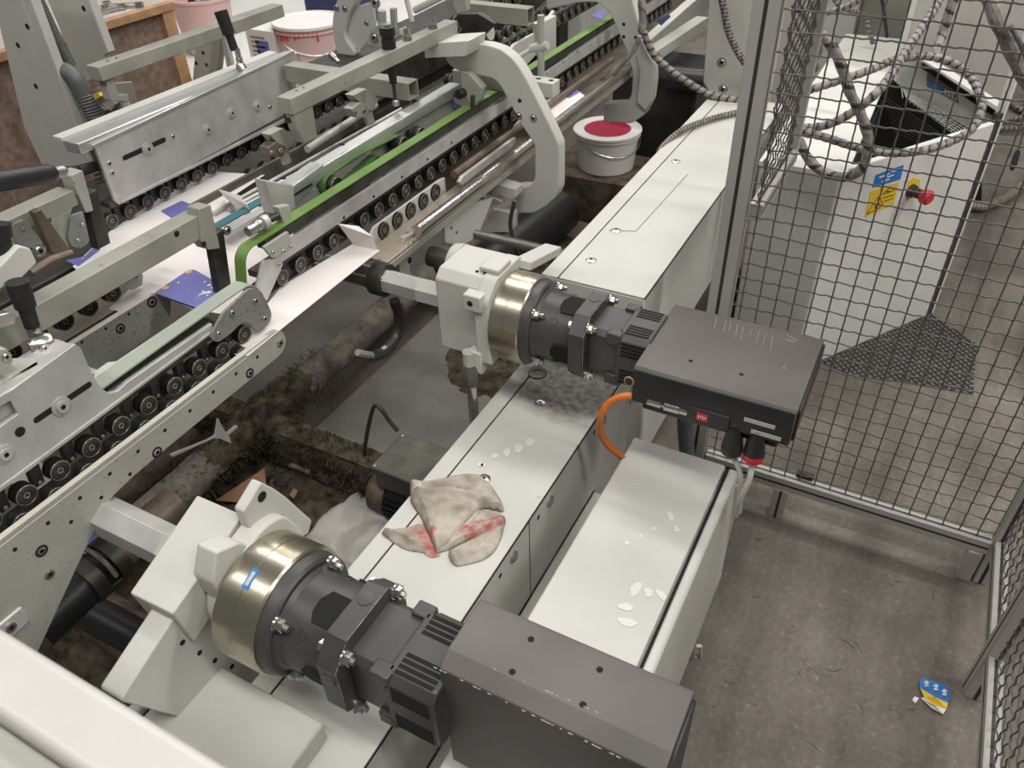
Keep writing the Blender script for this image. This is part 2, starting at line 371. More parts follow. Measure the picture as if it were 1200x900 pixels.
# oil soaked dirt where the upper reducer sits over the duct
def stained_lid():
    m = WHITE.copy(); m.name = 'stained_white_paint'; nt = m.node_tree; N = nt.nodes; L = nt.links; b = N['Principled BSDF']
    src = b.inputs['Base Color'].links[0].from_socket
    tc = N.new('ShaderNodeTexCoord'); vm = N.new('ShaderNodeVectorMath'); vm.operation = 'SUBTRACT'; vm.inputs[1].default_value = (0.03, 0.60, 0.25); L.new(tc.outputs['Object'], vm.inputs[0])
    sc = N.new('ShaderNodeVectorMath'); sc.operation = 'MULTIPLY'; sc.inputs[1].default_value = (0.85, 1.0, 0.2); L.new(vm.outputs[0], sc.inputs[0])
    ln = N.new('ShaderNodeVectorMath'); ln.operation = 'LENGTH'; L.new(sc.outputs[0], ln.inputs[0])
    n = N.new('ShaderNodeTexNoise'); n.inputs['Scale'].default_value = 16; n.inputs['Detail'].default_value = 7; L.new(tc.outputs['Object'], n.inputs[0])
    ma = N.new('ShaderNodeMath'); ma.operation = 'MULTIPLY_ADD'; ma.inputs[1].default_value = 0.09; L.new(n.outputs['Fac'], ma.inputs[0]); L.new(ln.outputs['Value'], ma.inputs[2])
    mr = N.new('ShaderNodeMapRange'); mr.inputs[1].default_value = 0.165; mr.inputs[2].default_value = 0.235; mr.inputs[3].default_value = 0.92; mr.inputs[4].default_value = 0.0; L.new(ma.outputs[0], mr.inputs[0])
    n2 = N.new('ShaderNodeTexNoise'); n2.inputs['Scale'].default_value = 60; n2.inputs['Detail'].default_value = 6; L.new(tc.outputs['Object'], n2.inputs[0])
    r = N.new('ShaderNodeValToRGB'); L.new(n2.outputs['Fac'], r.inputs[0]); r.color_ramp.elements[0].position = .35; r.color_ramp.elements[0].color = (.045, .04, .03, 1); r.color_ramp.elements[1].position = .7; r.color_ramp.elements[1].color = (.20, .185, .15, 1)
    mx = N.new('ShaderNodeMix'); mx.data_type = 'RGBA'; L.new(mr.outputs[0], mx.inputs[0]); L.new(src, mx.inputs[6]); L.new(r.outputs[0], mx.inputs[7]); L.new(mx.outputs[2], b.inputs['Base Color'])
    return m
STAIN = stained_lid()
for ch in near.children:
    if ch.name.startswith(('lid', 'edge_strip')) and ch.data.materials[0] == WHITE: ch.data.materials[0] = STAIN
b = MB(); c = U(630, 437, 2, 0.502); b.lathe(c, c+Vector((0, 0, .004)), [(0, .024), (.6, .024), (1, .018), (1, .012), (.3, .011), (.3, 0)], DARKM, 26); b.build('oily_plug', near)

# ================================================================== CONTROL BOX beside the duct
t = thing('control_box', 'white rectangular floor box with an open seam along its right edge, between duct and aisle', 'control box', (-0.29, 0.85, 0.10))
MB().box(-0.398, -0.186, 0.30, 1.292, 0.10, 0.492, WHITE).build('body', t, 0.004)
MB().box(-0.402, -0.190, 0.295, 1.297, 0.493, 0.50, WHITE).build('lid', t, 0.005, seg=3)
MB().box(-0.186, -0.1815, 0.30, 1.29, 0.16, 0.499, HOLE).build('seam', t, smooth=False)
side = MB().prism([Vector((x, 0.0, z)) for x, z in [(-0.181, 0.497), (-0.177, 0.50), (-0.167, 0.50), (-0.160, 0.494), (-0.148, 0.15), (-0.150, 0.136), (-0.181, 0.136)]], (0, 0.99, 0), WHITE)
for i in range(len(side.v)): side.v[i].y += 0.302
side.build('side_panel', t, 0.003)
MB().box(-0.182, -0.150, 1.285, 1.2925, 0.137, 0.46, WHITE).build('end_flange', t, 0.001)
for (a, b_, l, w_, g) in [(745, 690, .020, .0065, 1.5), (733, 711, .016, .006, .3), (735, 729, .020, .0065, .2), (760, 694, .012, .006, 2.2), (786, 605, .016, .004, 2.1), (793, 620, .010, .004, 2.1), (751, 628, .004, .003, 0), (766, 619, .004, .003, 0), (735, 636, .005, .003, 0), (775, 697, .008, .01, 1)]:
    blob(a, b_, l, w_, g, 0.5, t)
cl = MB().tube([U(815, 757, 0, -0.15), U(821, 757, 0, -0.14), U(821, 772, 0, -0.14), U(815, 770, 0, -0.15)], 0.004, WHITE2, 6); cl.build('latch_clip', t)
for y in (0.4, 1.15): MB().cyl((-0.29, y, 0.0), (-0.29, y, 0.10), 0.02, DARKM, 14).build('foot', t)

# ================================================================== SERVO MOTORS
FEDGE = mat('worn_edge', (0.32, 0.31, 0.29), 0.4, 0.5, noise_amt=0.4, nscale=60)
def servo(name, label, x_shift, Yc, Zc, rot, cover_u, cover_w, x_end, ring_r=0.105, xr=(-0.742, -0.668)):
    """shaft axis along X; (u, w) are across it, turned by rot about X."""
    t = thing(name, label, 'servo motor', (xr[0], Yc, Zc), 'grey servo motors with brass coloured flanges')
    cr, sr = math.cos(rot), math.sin(rot)
    def P(x, u, w_): return Vector((x+x_shift, Yc+u*cr-w_*sr, Zc+u*sr+w_*cr))
    def boxl(mb, x0, x1, u0, u1, w0, w1, mt):
        v = [P(x, u, w_) for w_ in (w0, w1) for u in (u0, u1) for x in (x0, x1)]
        mb.add(v, [(0, 2, 3, 1), (4, 5, 7, 6), (0, 1, 5, 4), (2, 6, 7, 3), (0, 4, 6, 2), (1, 3, 7, 5)], mt); return mb
    def octa(mb, x0, x1, h, c, mt):
        uw = [(-h+c, -h), (h-c, -h), (h, -h+c), (h, h-c), (h-c, h), (-h+c, h), (-h, h-c), (-h, -h+c)]
        mb.prism([P(x0, a, b) for a, b in uw], (x1-x0, 0, 0), mt); return mb
    a0, a1 = P(xr[0], 0, 0), P(xr[1], 0, 0)
    R = ring_r
    MB().lathe(a0, a1, [(0, R*0.8), (0, R-0.003), (0.04, R), (0.47, R), (0.48, R-0.0012), (0.50, R-0.0012), (0.51, R), (0.96, R), (1, R-0.003), (1, R*0.7)], BRASS, 72).build('brass_ring', t)
    # cast adapter : flange, cone, barrel
    fl = MB().lathe(a1, P(xr[1]+0.022, 0, 0), [(0, R-0.006), (0.8, R-0.008), (1, R-0.012), (1, 0.05)], ANTH, 64)
    flo = fl.build('adapter_flange', t)
    q0 = xr[1]+0.018
    ad = MB().lathe(P(q0, 0, 0), P(-0.55, 0, 0), [(0, 0.088), (0.12, 0.080), (0.55, 0.077), (1, 0.077)], ANTH, 56)
    adp = ad.build('adapter', t)
    for k in range(4):
        an = PI/4+k*PI/2
        # pocket with nut on flange
        ca, sa = math.cos(an), math.sin(an)
        pk = MB(); c = P(q0+0.003, 0.083*ca, 0.083*sa)
        pk.lathe(c, c+Vector((0.034, 0, 0)), [(0, 0.021), (0.3, 0.020), (1, 0.004), (1, 0)], ANTH, 18); 
        c2 = P(q0+0.004, 0.088*ca, 0.088*sa)
        b = MB(); b.cyl(c2, c2+Vector((0.004, 0, 0)), 0.0125, STEEL, 20); b.lathe(c2+Vector((0.004, 0, 0)), c2+Vector((0.014, 0, 0)), [(0, 0.010), (0.85, 0.010), (1, 0.0085)], STEEL, 6); b.cyl(c2+Vector((0.014, 0, 0)), c2+Vector((0.023, 0, 0)), 0.0052, STEEL, 12)
        b.build('flange_bolt', flo)
        # window in the barrel
        wn = MB(); th = k*PI/2+0.25
        uu, ww = math.cos(th), math.sin(th); tu, tw = -ww, uu
        pts = []
        for (x, s_) in [(-0.592, 0.022), (-0.600, 0.008), (-0.600, -0.012), (-0.588, -0.030), (-0.556, -0.030), (-0.556, 0.022)]:
            pts.append(P(x, 0.0745*uu+tu*s_, 0.0745*ww+tw*s_))
        nrm = P(0, uu, ww)-P(0, 0, 0)
        wn.prism([p+nrm*0.0036 for p in pts], nrm*-0.012, HOLE); wn.build('window_recess', adp, smooth=False)
        pl = MB(); c3 = P(-0.600, 0.0765*math.cos(th+0.55), 0.0765*math.sin(th+0.55)); n3 = (P(0, math.cos(th+0.55), math.sin(th+0.55))-P(0, 0, 0))
        pl.lathe(c3, c3+n3*0.0022, [(0, 0.009), (1, 0.0085), (1, 0.006), (0.3, 0.0055), (0.3, 0.0)], ANTH, 18, mats=[ANTH, ANTH, HOLE, ANTH, ANTH]); pl.build('plug', adp)
    # octagonal clamp flange
    cfo = octa(MB(), -0.555, -0.521, 0.083, 0.034, ANTH).build('clamp_flange', t, 0.0015)
    octa(MB(), -0.5200, -0.5188, 0.0838, 0.034, FEDGE).build('flange_edge', cfo, 0.0003)
    octa(MB(), -0.5195, -0.5184, 0.0828, 0.0336, ANTH).build('flange_face', cfo, 0.0003)
    for k in range(4):
        su, sw = (1, 1, -1, -1)[k], (1, -1, -1, 1)[k]
        c2 = P(-0.5185, su*0.062, sw*0.062)
        b = MB(); b.cyl(c2, c2+Vector((0.003, 0, 0)), 0.0125, STEEL, 20); b.lathe(c2+Vector((0.003, 0, 0)), c2+Vector((0.013, 0, 0)), [(0, 0.0105), (0.85, 0.0105), (1, 0.009)], STEEL, 6); b.cyl(c2+Vector((0.013, 0, 0)), c2+Vector((0.019, 0, 0)), 0.0052, STEEL, 12)
        b.build('clamp_bolt', cfo)
        c4 = P(-0.555, su*0.060, sw*0.060)
        MB().lathe(c4, c4-Vector((0.008, 0, 0)), [(0, 0.0095), (0.8, 0.0095), (1, 0.007)], STEEL, 6).build('clamp_nut', cfo)
    for k in range(4):    # round embossed caps on the clamp flange faces
        an = k*PI/2; nn = P(0, math.cos(an), math.sin(an))-P(0, 0, 0); c5 = P(-0.538, 0.083*math.cos(an)+0.02*math.sin(an), 0.083*math.sin(an)-0.02*math.cos(an))
        MB().lathe(c5-nn*0.001, c5+nn*0.0015, [(0, 0.0125), (0.9, 0.0125), (1, 0.0105), (1, 0)], ANTH, 22).build('cap', cfo)
    # motor neck
    octa(MB(), -0.519, -0.445, 0.058, 0.012, ANTH).build('motor_neck', t, 0.002)
    for su in (1, -1):
        for sw in (1, -1):
            nb = MB(); boxl(nb, -0.475, -0.443, su*0.040, su*0.066, sw*0.040, sw*0.066, ANTH); nb.build('corner_boss', t, 0.003)
    # vented collar
    vco = octa(MB(), -0.452, cover_u[2]+0.004, 0.066, 0.014, ANTH).build('vent_collar', t, 0.003)
    for k in range(4):
        cu, su_ = math.cos(k*PI/2), math.sin(k*PI/2)
        for gside in (-1, 1):
            for j in range(4):
                o_ = gside*(0.020+j*0.0095)
                vt = MB(); pts = []
                for x, s_ in ((-0.441, o_-0.0032), (-0.441, o_+0.0032), (cover_u[2]-0.004, o_+0.0032), (cover_u[2]-0.004, o_-0.0032)):
                    u_, w_ = 0.0662*cu-s_*su_, 0.0662*su_+s_*cu; pts.append(P(x, u_, w_))
                nn = P(0, cu, su_)-P(0, 0, 0)
                vt.prism([p+nn*0.0004 for p in pts], nn*-0.004, HOLE); vt.build('vent_slot', vco, smooth=False)
    # electronics cover
    u0, u1, x0 = cover_u; w0, w1 = cover_w; c = 0.018
    cu_, cw_ = (0.014, 0.024) if rot else (0.012, 0.006)
    prof = [(u0+c*0.2, w0), (u1-c*0.2, w0), (u1, w0+c*.4), (u1, w1-cw_), (u1-cu_, w1), (u0+0.005, w1), (u0, w1-0.006), (u0, w0+c*.4)]
    eco = MB().prism([P(x0, a, b) for a, b in prof], (x_end-x0, 0, 0), ANTHT).build('electronics_cover', t, 0.0018)
    MB().prism([P(x_end, a*0.93+0.001, b*0.9) for a, b in prof], (0.005, 0, 0), BLACK).build('end_plate', t, 0.001)
    for a, b in ((0.3, 0.25), (0.3, 0.72), (0.62, 0.25), (0.62, 0.72)):
        if not hole_sel(rot, a, b): continue
        if rot == 0: c6 = P(x0+(x_end-x0)*a, u0+(u1-u0)*b, w1)
        else: c6 = P(x0+(x_end-x0)*a, u1, w0+(w1-w0)*b)
        ax_ = 2
        MB().hole(c6, ax_, 0.0045, h=0.0004).build('screw_hole', eco)
    return t, P
def hole_sel(rot, a, b): return True if rot else b < 0.5
m2, P2 = servo('servo_motor', 'upper dark grey servo motor lying across the white duct next to the mesh fence', 0, 1.335, 0.72, 0.0, (-0.142, 0.118, -0.385), (-0.026, 0.060), -0.068)
m1, P1 = servo('servo_motor', 'large dark grey servo motor nearest the camera with a blue sticker on its brass ring', 0, 0.487, 0.69, PI/2, (-0.150, 0.115, -0.375), (-0.078, 0.036), -0.066, xr=(-0.745, -0.662))
# blue sticker on the near ring
c = U(287, 673, 0, -0.70); d = Vector((0, c.y-0.487, c.z-0.69)).normalized(); tt = Vector((0, -d.z, d.y)); cc = Vector((-0.703, 0.487, 0.69))+d*0.1056
st = MB().prism([cc+tt*0.016+Vector((-0.006, 0, 0)), cc+tt*0.016+Vector((0.006, 0, 0)), cc-tt*0.016+Vector((0.006, 0, 0)), cc-tt*0.016+Vector((-0.006, 0, 0))], d*-0.002, BLU)
st.prism([cc+d*.0004+tt*0.011+Vector((-0.003, 0, 0)), cc+d*.0004+tt*0.011+Vector((0.003, 0, 0)), cc+d*.0004-tt*0.011+Vector((0.003, 0, 0)), cc+d*.0004-tt*0.011+Vector((-0.003, 0, 0))], d*-0.002, GREYW)
st.build('sticker', m1); bpy.data.objects['sticker']['label'] = 'small blue sticker with a grey text strip'
# scuffs on the covers
SCUF = mat('bare_scuff', (0.55, 0.53, 0.50), 0.5)
random.seed(3)
def scuff_line(parent, pxa, pxb, Z, n, mb):
    for i in range(n):
        k = random.random(); a = U(pxa[0]+(pxb[0]-pxa[0])*k, pxa[1]+(pxb[1]-pxa[1])*k, 2, Z); l = random.uniform(.001, .004)
        mb.tube([a, a+Vector((l, random.uniform(-.0004, .0004), 0)), a+Vector((l*1.6, 0, 0))], 0.0004, SCUF, 4)
mb = MB(); scuff_line(m1, (505, 780), (730, 890), 0.79, 26, mb); scuff_line(m1, (575, 782), (700, 835), 0.8053, 10, mb); mb.build('edge_scuffs', m1)
mb = MB()
for i in range(9):
    x = 838+i*8+random.uniform(-2, 2); a = U(x+3, 372+i*2.6, 2, 0.7803); b = U(x, 372+i*2.6+random.uniform(9, 20), 2, 0.7803); mb.tube([a, (a+b)/2, b], 0.00028, SCUF, 4)
for pp in ([(922, 393), (934, 398), (930, 400), (921, 398)], [(921, 428), (917, 431), (922, 432)]):
    mb.tube(PZ(pp, 0.7803), 0.0004, SCUF, 4)
mb.build('scratches', m2)
# nameplates and strips on the camera side of the upper motor
ys = 1.335-0.1435-0.0006
mb = MB()
for a, b in (((872, 491), (908, 502)), ((880, 505), (915, 515))):
    p0, p1 = U(*a, 1, ys), U(*b, 1, ys); z = p0.z
    mb.box(p0.x, p1.x, ys-0.0006, ys+0.002, z-0.0045, z+0.0045, GREYW)
mb.build('rating_strip', m2, smooth=False)
c = U(737, 447, 1, ys); mb = MB(); mb.lathe((c.x, ys+0.002, c.z-.0), (c.x, ys-0.0005, c.z), [(0, 0.011), (1, 0.011), (1, 0)], WOODL, 20); mb.lathe((c.x, ys+0.002, c.z), (c.x, ys-0.0009, c.z), [(0, 0.0085), (1, 0.0085), (1, 0)], BLACK, 20); mb.build('round_badge', m2)
# bottom tray with valve block, connectors
mb = MB().prism([Vector((-0.384, y_, z_)) for y_, z_ in ((1.1915, 0.694), (1.1915, 0.768), (1.1935, 0.772), (1.30, 0.694))], (0.314, 0, 0), BLACK); mb.build('side_panel', m2, 0.001)
MB().box(-0.37, -0.09, 1.22, 1.40, 0.655, 0.695, BLACK).build('lower_housing', m2, 0.006)
c = U(822, 489, 1, 1.188)
vb = MB().box(c.x-0.03, c.x+0.055, 1.188, 1.24, c.z-0.016, c.z+0.018, BLACK).build('valve_block', m2, 0.002)
mb = MB().box(c.x-0.010, c.x+0.012, 1.1872, 1.189, c.z-0.008, c.z+0.010, RED)
for k in range(4): mb.box(c.x-0.007+k*0.0045, c.x-0.005+k*0.0045, 1.1868, 1.1873, c.z-0.004+(k % 2)*0.002, c.z+0.004, WHITE2)
mb.build('red_label', vb, smooth=False)
# silver plug with orange cable
a, b = U(760, 468, 1, 1.20), U(806, 486, 1, 1.20); b.z = a.z
sc = MB().lathe(a, b, [(0, .008), (0, .011), (.35, .011), (.36, .009), (.42, .009), (.43, .0125), (.8, .0125), (.81, .011), (1, .011)], STEEL, 24)
plug = sc.build('silver_plug', m2)
pts = [a+Vector((0.004, 0, 0))]+[U(x, y, 1, Y) for x, y, Y in [(744, 464, 1.20), (728, 465, 1.19), (714, 472, 1.18), (705, 486, 1.17), (703, 500, 1.18), (706, 512, 1.19), (715, 524, 1.20), (727, 534, 1.22), (745, 552, 1.26)]]
tag(MB().tube(spline(pts, 8), 0.0078, ORNG, 14).build('orange_cable'), 'bright orange cable curving from the upper motor\'s silver plug down behind the white box', 'cable')
def connector(px, band, cab):
    p = U(*px, 1, 1.20); p2 = p+Vector((0.002, -0.004, -0.066))
    cmb = MB().lathe(p, p2, [(0, .010), (0, .013), (.12, .015), (.5, .019), (.70, .021), (.72, .0215), (.78, .0215), (.95, .0205), (1, .015)], BLACK, 24,
                     mats=[BLACK]*5+([RED, RED] if band else [BLACK, BLACK])+[BLACK, BLACK])
    o = cmb.build('round_connector', m2); 
    if band: o['label'] = 'black connector with a red band'
    MB().tube(spline([p2]+[U(x, y, 1, Y) for x, y, Y in cab], 8), 0.006, WHITE if band else GREYW, 10).build('lead', o)
    MB().tube([p+Vector((0, 0.04, 0.02)), p+Vector((0, 0.012, 0.014)), p], 0.014, BLACK, 12).build('elbow', o)
connector((862, 500), False, [(866, 550, 1.19), (868, 575, 1.19), (866, 600, 1.2)])
connector((888, 508), True, [(878, 562, 1.18), (868, 584, 1.18), (862, 604, 1.2)])
# ================================================================== MACHINE FRAME: gear mounts of the two motors
CAST = WHITE
t = thing('gear_housing', 'white cast gear housing behind the brass ring of the upper motor', 'gear housing', (-0.83, 1.335, 0.6), 'white cast gear housings')
pts = [(1.262, 0.628), (1.43, 0.628), (1.44, 0.80), (1.40, 0.835), (1.285, 0.835), (1.262, 0.815)]
MB().prism(yz(-0.775, pts), (-0.115, 0, 0), CAST).build('case', t, 0.003)
MB().prism(rounded(yz(-0.742, [(1.240, 0.628), (1.44, 0.628), (1.44, 0.80), (1.40, 0.838), (1.285, 0.838), (1.240, 0.80)]), 0.012), (-0.036, 0, 0), CAST).build('front_flange', t, 0.003)
for x0, x1, y0, y1, z0, z1 in ((-0.800, -0.755, 1.232, 1.262, 0.775, 0.815), (-0.795, -0.745, 1.30, 1.36, 0.838, 0.850), (-0.80, -0.765, 1.236, 1.262, 0.60, 0.66)):
    MB().box(x0, x1, y0, y1, z0, z1, CAST).build('lug', t, 0.003)
MB().hole((-0.782, 1.232, 0.795), 1, 0.007, sgn=-1).build('lug_hole', t)
MB().obox((-0.735, 1.475, 0.80), (0.045, 0.17, 0.022), Matrix.Rotation(-0.25, 3, 'X'), CAST).build('top_rib', t, 0.003)
for dx in (0, .02): MB().hole((-0.80+dx, 1.30, 0.836), 2, 0.004).build('tapped_hole', t)
MB().cyl((-0.90, 1.335, 0.72), (-0.885, 1.335, 0.72), 0.042, STEEL, 30).build('shaft_seal', t)

def hexshaft(label, x0, x1, y, z, R, lbl2=None):
    t = thing('hex_shaft', label, 'shaft', (x1, y, z), 'hexagonal drive shafts')
    v = [Vector((x1, y+R*math.cos(a), z+R*math.sin(a))) for a in [PI/3*k+PI/6 for k in range(6)]]
    MB().prism(v, (x0-x1, 0, 0), ALUD).build('shaft_body', t, 0.001)
    MB().prism([p+Vector((-0.02, 0, 0))+(p-Vector((x1, y, z)))*0.012 for p in v], (-0.075, 0, 0), GREYW).build('worn_sleeve', t)
    return t
hexshaft('galvanised hexagonal shaft entering the white housing of the nearest motor', -1.6, -0.85, 0.487, 0.69, 0.036)
hexshaft('galvanised hexagonal shaft entering the white housing of the upper motor', -1.30, -0.89, 1.335, 0.72, 0.031)
# adjusting spindle under the upper housing
t = thing('adjusting_spindle', 'grimy steel adjusting spindle standing below the upper gear housing', 'spindle', (-0.80, 1.24, 0.43))
x, y = U(551, 430, 1, 1.24).x, 1.24
MB().cyl((x, y, 0.62), (x, y, 0.655), 0.016, GREYW, 18).build('clevis', t)
MB().lathe((x, y, 0.56), (x, y, 0.62), [(0, .02), (.3, .024), (.8, .024), (1, .018)], GREASE, 6).build('coupling', t)
MB().cyl((x, y, 0.38), (x, y, 0.565), 0.0125, STEEL, 18).build('rod', t)
MB().cyl((x, y, 0.33), (x, y, 0.40), 0.03, DARKM, 18).build('socket', t)

# near motor housing : tilted cover plate, cast bracket, leg
t = thing('gear_housing', 'white cast gear housing with a flat tilted cover plate behind the nearest motor', 'gear housing', (-0.85, 0.47, 0.5), 'white cast gear housings')
A, B, C_, D = U(231, 580, 2, 0.805), U(284, 603, 2, 0.805), U(202, 720, 2, 0.755), U(152, 695, 2, 0.755)
MB().prism(rounded([A, B, C_, D], 0.004), Vector((0, 0.012, -0.085)), CAST).build('cover_plate', t, 0.002)
# body between plate and ring (follows the ring)
pr = [(0.43, 0.61), (0.585, 0.61), (0.60, 0.72), (0.575, 0.785), (0.53, 0.80), (0.44, 0.775), (0.41, 0.70)]
MB().prism(rounded(yz(-0.745, pr), 0.02), (-0.04, 0, 0), CAST).build('case', t, 0.004)
MB().prism(rounded(PX([(231, 636), (258, 625), (278, 632), (262, 668), (238, 694), (226, 672)], -0.79), 0.006), (0.04, 0, 0), CAST).build('block', t, 0.003)
# upper ear with holes
ear = rounded(PX([(285, 600), (306, 565), (322, 573), (336, 583), (366, 610), (362, 625), (340, 640), (300, 640)], -0.765), 0.004)
MB().prism(ear, (-0.02, 0, 0), CAST).build('ear', t, 0.003)
eb = MB()
eb.lathe(U(307, 582, 0, -0.7648), U(307, 582, 0, -0.7648)+Vector((.0008, 0, 0)), [(0, .009), (1, .009), (1, 0)], HOLE, 20)
eb.lathe(U(329, 607, 0, -0.7648), U(329, 607, 0, -0.7648)+Vector((.0008, 0, 0)), [(0, .006), (1, .006), (1, 0)], HOLE, 20)
eb.build('ear_hole', t)
# slanted leg
leg = rounded(PX([(240, 668), (262, 690), (268, 740), (330, 790), (280, 860), (170, 830), (140, 822)], -0.80), 0.01)
MB().prism(leg, (-0.045, 0, 0), CAST).build('slanted_leg', t, 0.003)
hb = MB()
for px in ((214, 753), (234, 765), (252, 774), (272, 781)):
    c = U(*px, 0, -0.7995); hb.cyl(c-Vector((.001, 0, 0)), c+Vector((.0006, 0, 0)), .0048, HOLE, 14)
hb.build('leg_holes', t)
# low cover boxes in front of the near motor
t = thing('cover_box', 'low white cover box at the lower left, in front of the nearest gear housing', 'cover box', (-0.72, 0.28, 0.25))
MB().box(-0.852, -0.585, 0.12, 0.408, 0.503, 0.548, WHITE).build('lid', t, 0.006, seg=3); MB().box(-0.850, -0.768, 0.12, 0.406, 0.0, 0.502, WHITE).build('body', t, 0.004)
MB().box(-0.862, -0.8505, 0.12, 0.404, 0.25, 0.535, HOLE).build('gap', t, smooth=False)
MB().box(-0.884, -0.862, 0.12, 0.41, 0.25, 0.552, WHITE).build('side_plate', t, 0.006, seg=3)

# railing bar right in front of the camera
t = thing('guard_rail', 'blurred white horizontal rail in the bottom left corner, nearest the camera', 'rail', (-0.6, 0.13, 1.1))
e1, e2 = U(0, 728, 2, 1.2), U(240, 897, 2, 1.2)
MB().box(-1.1, -0.1, 0.079, 0.128, 1.12, 1.2, WHITEP).build('bar', t, 0.008, seg=3)
MB().box(-1.1, -0.1, 0.030, 0.0785, 1.125, 1.180, GREYG).build('lower_lip', t, 0.003)

# ================================================================== MESH FENCE
def prof_bar(mb, p0, p1, a, b, ax):
    """slotted aluminium profile : box with a dark groove on two faces"""
    x0, y0, z0 = p0; x1, y1, z1 = p1
    mb.box(x0, x1, y0, y1, z0, z1, PROF)
    return mb
def post(label, x0, x1, y0, y1, z0, z1, grp='fence posts', foot=True):
    t = thing('fence_post', label, 'fence post', ((x0+x1)/2, (y0+y1)/2, z0), grp)
    b = MB().box(x0, x1, y0, y1, z0, z1, PROF); b.build('profile', t, 0.0025)
    xm = (x0+x1)/2; ym = (y0+y1)/2
    g = MB().box(xm-0.004, xm+0.004, y0-0.0004, y0+0.002, z0, z1, DARKM); g.box(x1-0.002, x1+0.0004, ym-0.004, ym+0.004, z0, z1, DARKM); g.box(x0-0.0004, x0+0.002, ym-0.004, ym+0.004, z0, z1, DARKM)
    g.build('slot', t, smooth=False)
    return t
post('tall aluminium fence post standing behind the upper motor, left end of the mesh', -0.365, -0.312, 1.675, 1.725, 0.0, 2.0)
def wires(mb, O, U_, V_, W, H, pu, pv, r=0.0019, amp=0.0022, step=0.0055):
    """crimped wire cloth: O origin, U_/V_ unit vectors, pu/pv pitch"""
    N_ = U_.cross(V_); nu = int(W/pu); nv = int(H/pv)
    for i in range(nu):
        s = (i+0.5)*pu
        if s > W: break
        n = int(H/step); pts = []
        for k in range(n+1):
            q = H*k/n; a = math.sin(q/pv*2*PI*1.0 + (0 if i % 2 else PI))
            pts.append(O+U_*s+V_*q+N_*(amp*a)+U_*(amp*0.12*math.sin(q/pv*4*PI)))
        mb.tube(pts, r, MESHM, 5)
    for j in range(nv):
        s = (j+0.5)*pv
        n = int(W/step); pts = []
        for k in range(n+1):
            q = W*k/n; a = math.sin(q/pu*2*PI + (PI if j % 2 else 0))
            pts.append(O+V_*s+U_*q-N_*(amp*a)+V_*(amp*0.30*math.sin(q/pu*4*PI)))
        mb.tube(pts, r, MESHM, 5)
    return mb
def panel(label, A, B, z0, z1, y_or_x='Y', fr=0.03, d=0.03, bottom=True, sides=(True, True), pitch=0.04):
    """A,B: ends (x or y) along the panel"""
    t = thing('mesh_panel', label, 'mesh fence panel', (A[0], A[1], z0), 'wire mesh fence panels')
    a = Vector((A[0], A[1], 0)); b = Vector((B[0], B[1], 0)); u = (b-a).normalized(); W = (b-a).length; v = Vector((0, 0, 1)); n = u.cross(v)
    def bar(s0, s1, q0, q1, name):
        mb = MB(); pts = [a+u*s0+v*q0+n*d/2, a+u*s1+v*q0+n*d/2, a+u*s1+v*q1+n*d/2, a+u*s0+v*q1+n*d/2]
        mb.prism(pts, n*-d, PROF)
        if q1-q0 < s1-s0:
            qm = (q0+q1)/2
            for sg in (1, -1):
                o_ = n*(sg*(d/2+0.0004)); pp = [a+u*(s0+.002)+v*(qm-.004)+o_, a+u*(s1-.002)+v*(qm-.004)+o_, a+u*(s1-.002)+v*(qm+.004)+o_, a+u*(s0+.002)+v*(qm+.004)+o_]
                mb.prism(pp, n*(-sg*0.002), DARKM)
            pp = [a+u*(s0+.002)+v*(q1+.0004)+n*.004, a+u*(s1-.002)+v*(q1+.0004)+n*.004, a+u*(s1-.002)+v*(q1+.0004)-n*.004, a+u*(s0+.002)+v*(q1+.0004)-n*.004]
            mb.prism(pp, v*-0.002, DARKM)
        mb.build(name, t, 0.0015)
    if bottom: bar(0, W, z0, z0+fr*1.4, 'bottom_rail')
    bar(0, W, z1-fr, z1, 'top_rail')
    if sides[0]: bar(0, fr, z0+fr*1.4, z1-fr, 'side_rail')
    if sides[1]: bar(W-fr, W, z0+fr*1.4, z1-fr, 'side_rail')
    s0 = fr if sides[0] else 0.0; s1 = W-fr if sides[1] else W
    zb = z0+fr*1.4
    mb = wires(MB(), a+u*s0+v*(zb+0.002), u, v, s1-s0, z1-fr-zb-0.002, pitch, pitch)
    mb.build('wire_mesh', t)
    return t
PAN = panel('large crimped wire mesh panel at the right, in front of the white cabinet', (-0.308, 1.70), (0.428, 1.70), 0.108, 1.85, sides=(False, False))
post('aluminium corner post of the fence at the right edge, where the two mesh panels meet', 0.428, 0.462, 1.685, 1.72, 0.0, 2.0)
st = MB().box(-0.105, -0.065, 1.68, 1.72, 0.0, 0.108, PROF); st.box(-0.089, -0.081, 1.6796, 1.682, 0, .108, DARKM)
st.build('foot', PAN, 0.002)
st = MB().box(0.388, 0.422, 1.68, 1.72, 0.0, 0.108, PROF); st.build('foot', PAN, 0.002)
panel('narrow wire mesh panel at the right edge between the corner post and the next post', (0.447, 1.684), (0.447, 1.375), 0.125, 1.85, sides=(False, False))
bpy.data.objects[-1] if False else None
post('aluminium fence post standing on the floor near the torn packet', 0.428, 0.478, 1.325, 1.372, 0.0, 2.0)
panel('wire mesh panel in the bottom right corner, nearest the camera', (0.447, 1.324), (0.447, 0.45), 0.125, 1.85, sides=(False, True))
# return panel over the duct
panel('narrow wire mesh panel seen edge-on, going back from the tall post above the duct', (-0.30, 1.735), (-0.30, 2.13), 0.865, 1.95, sides=(False, True))

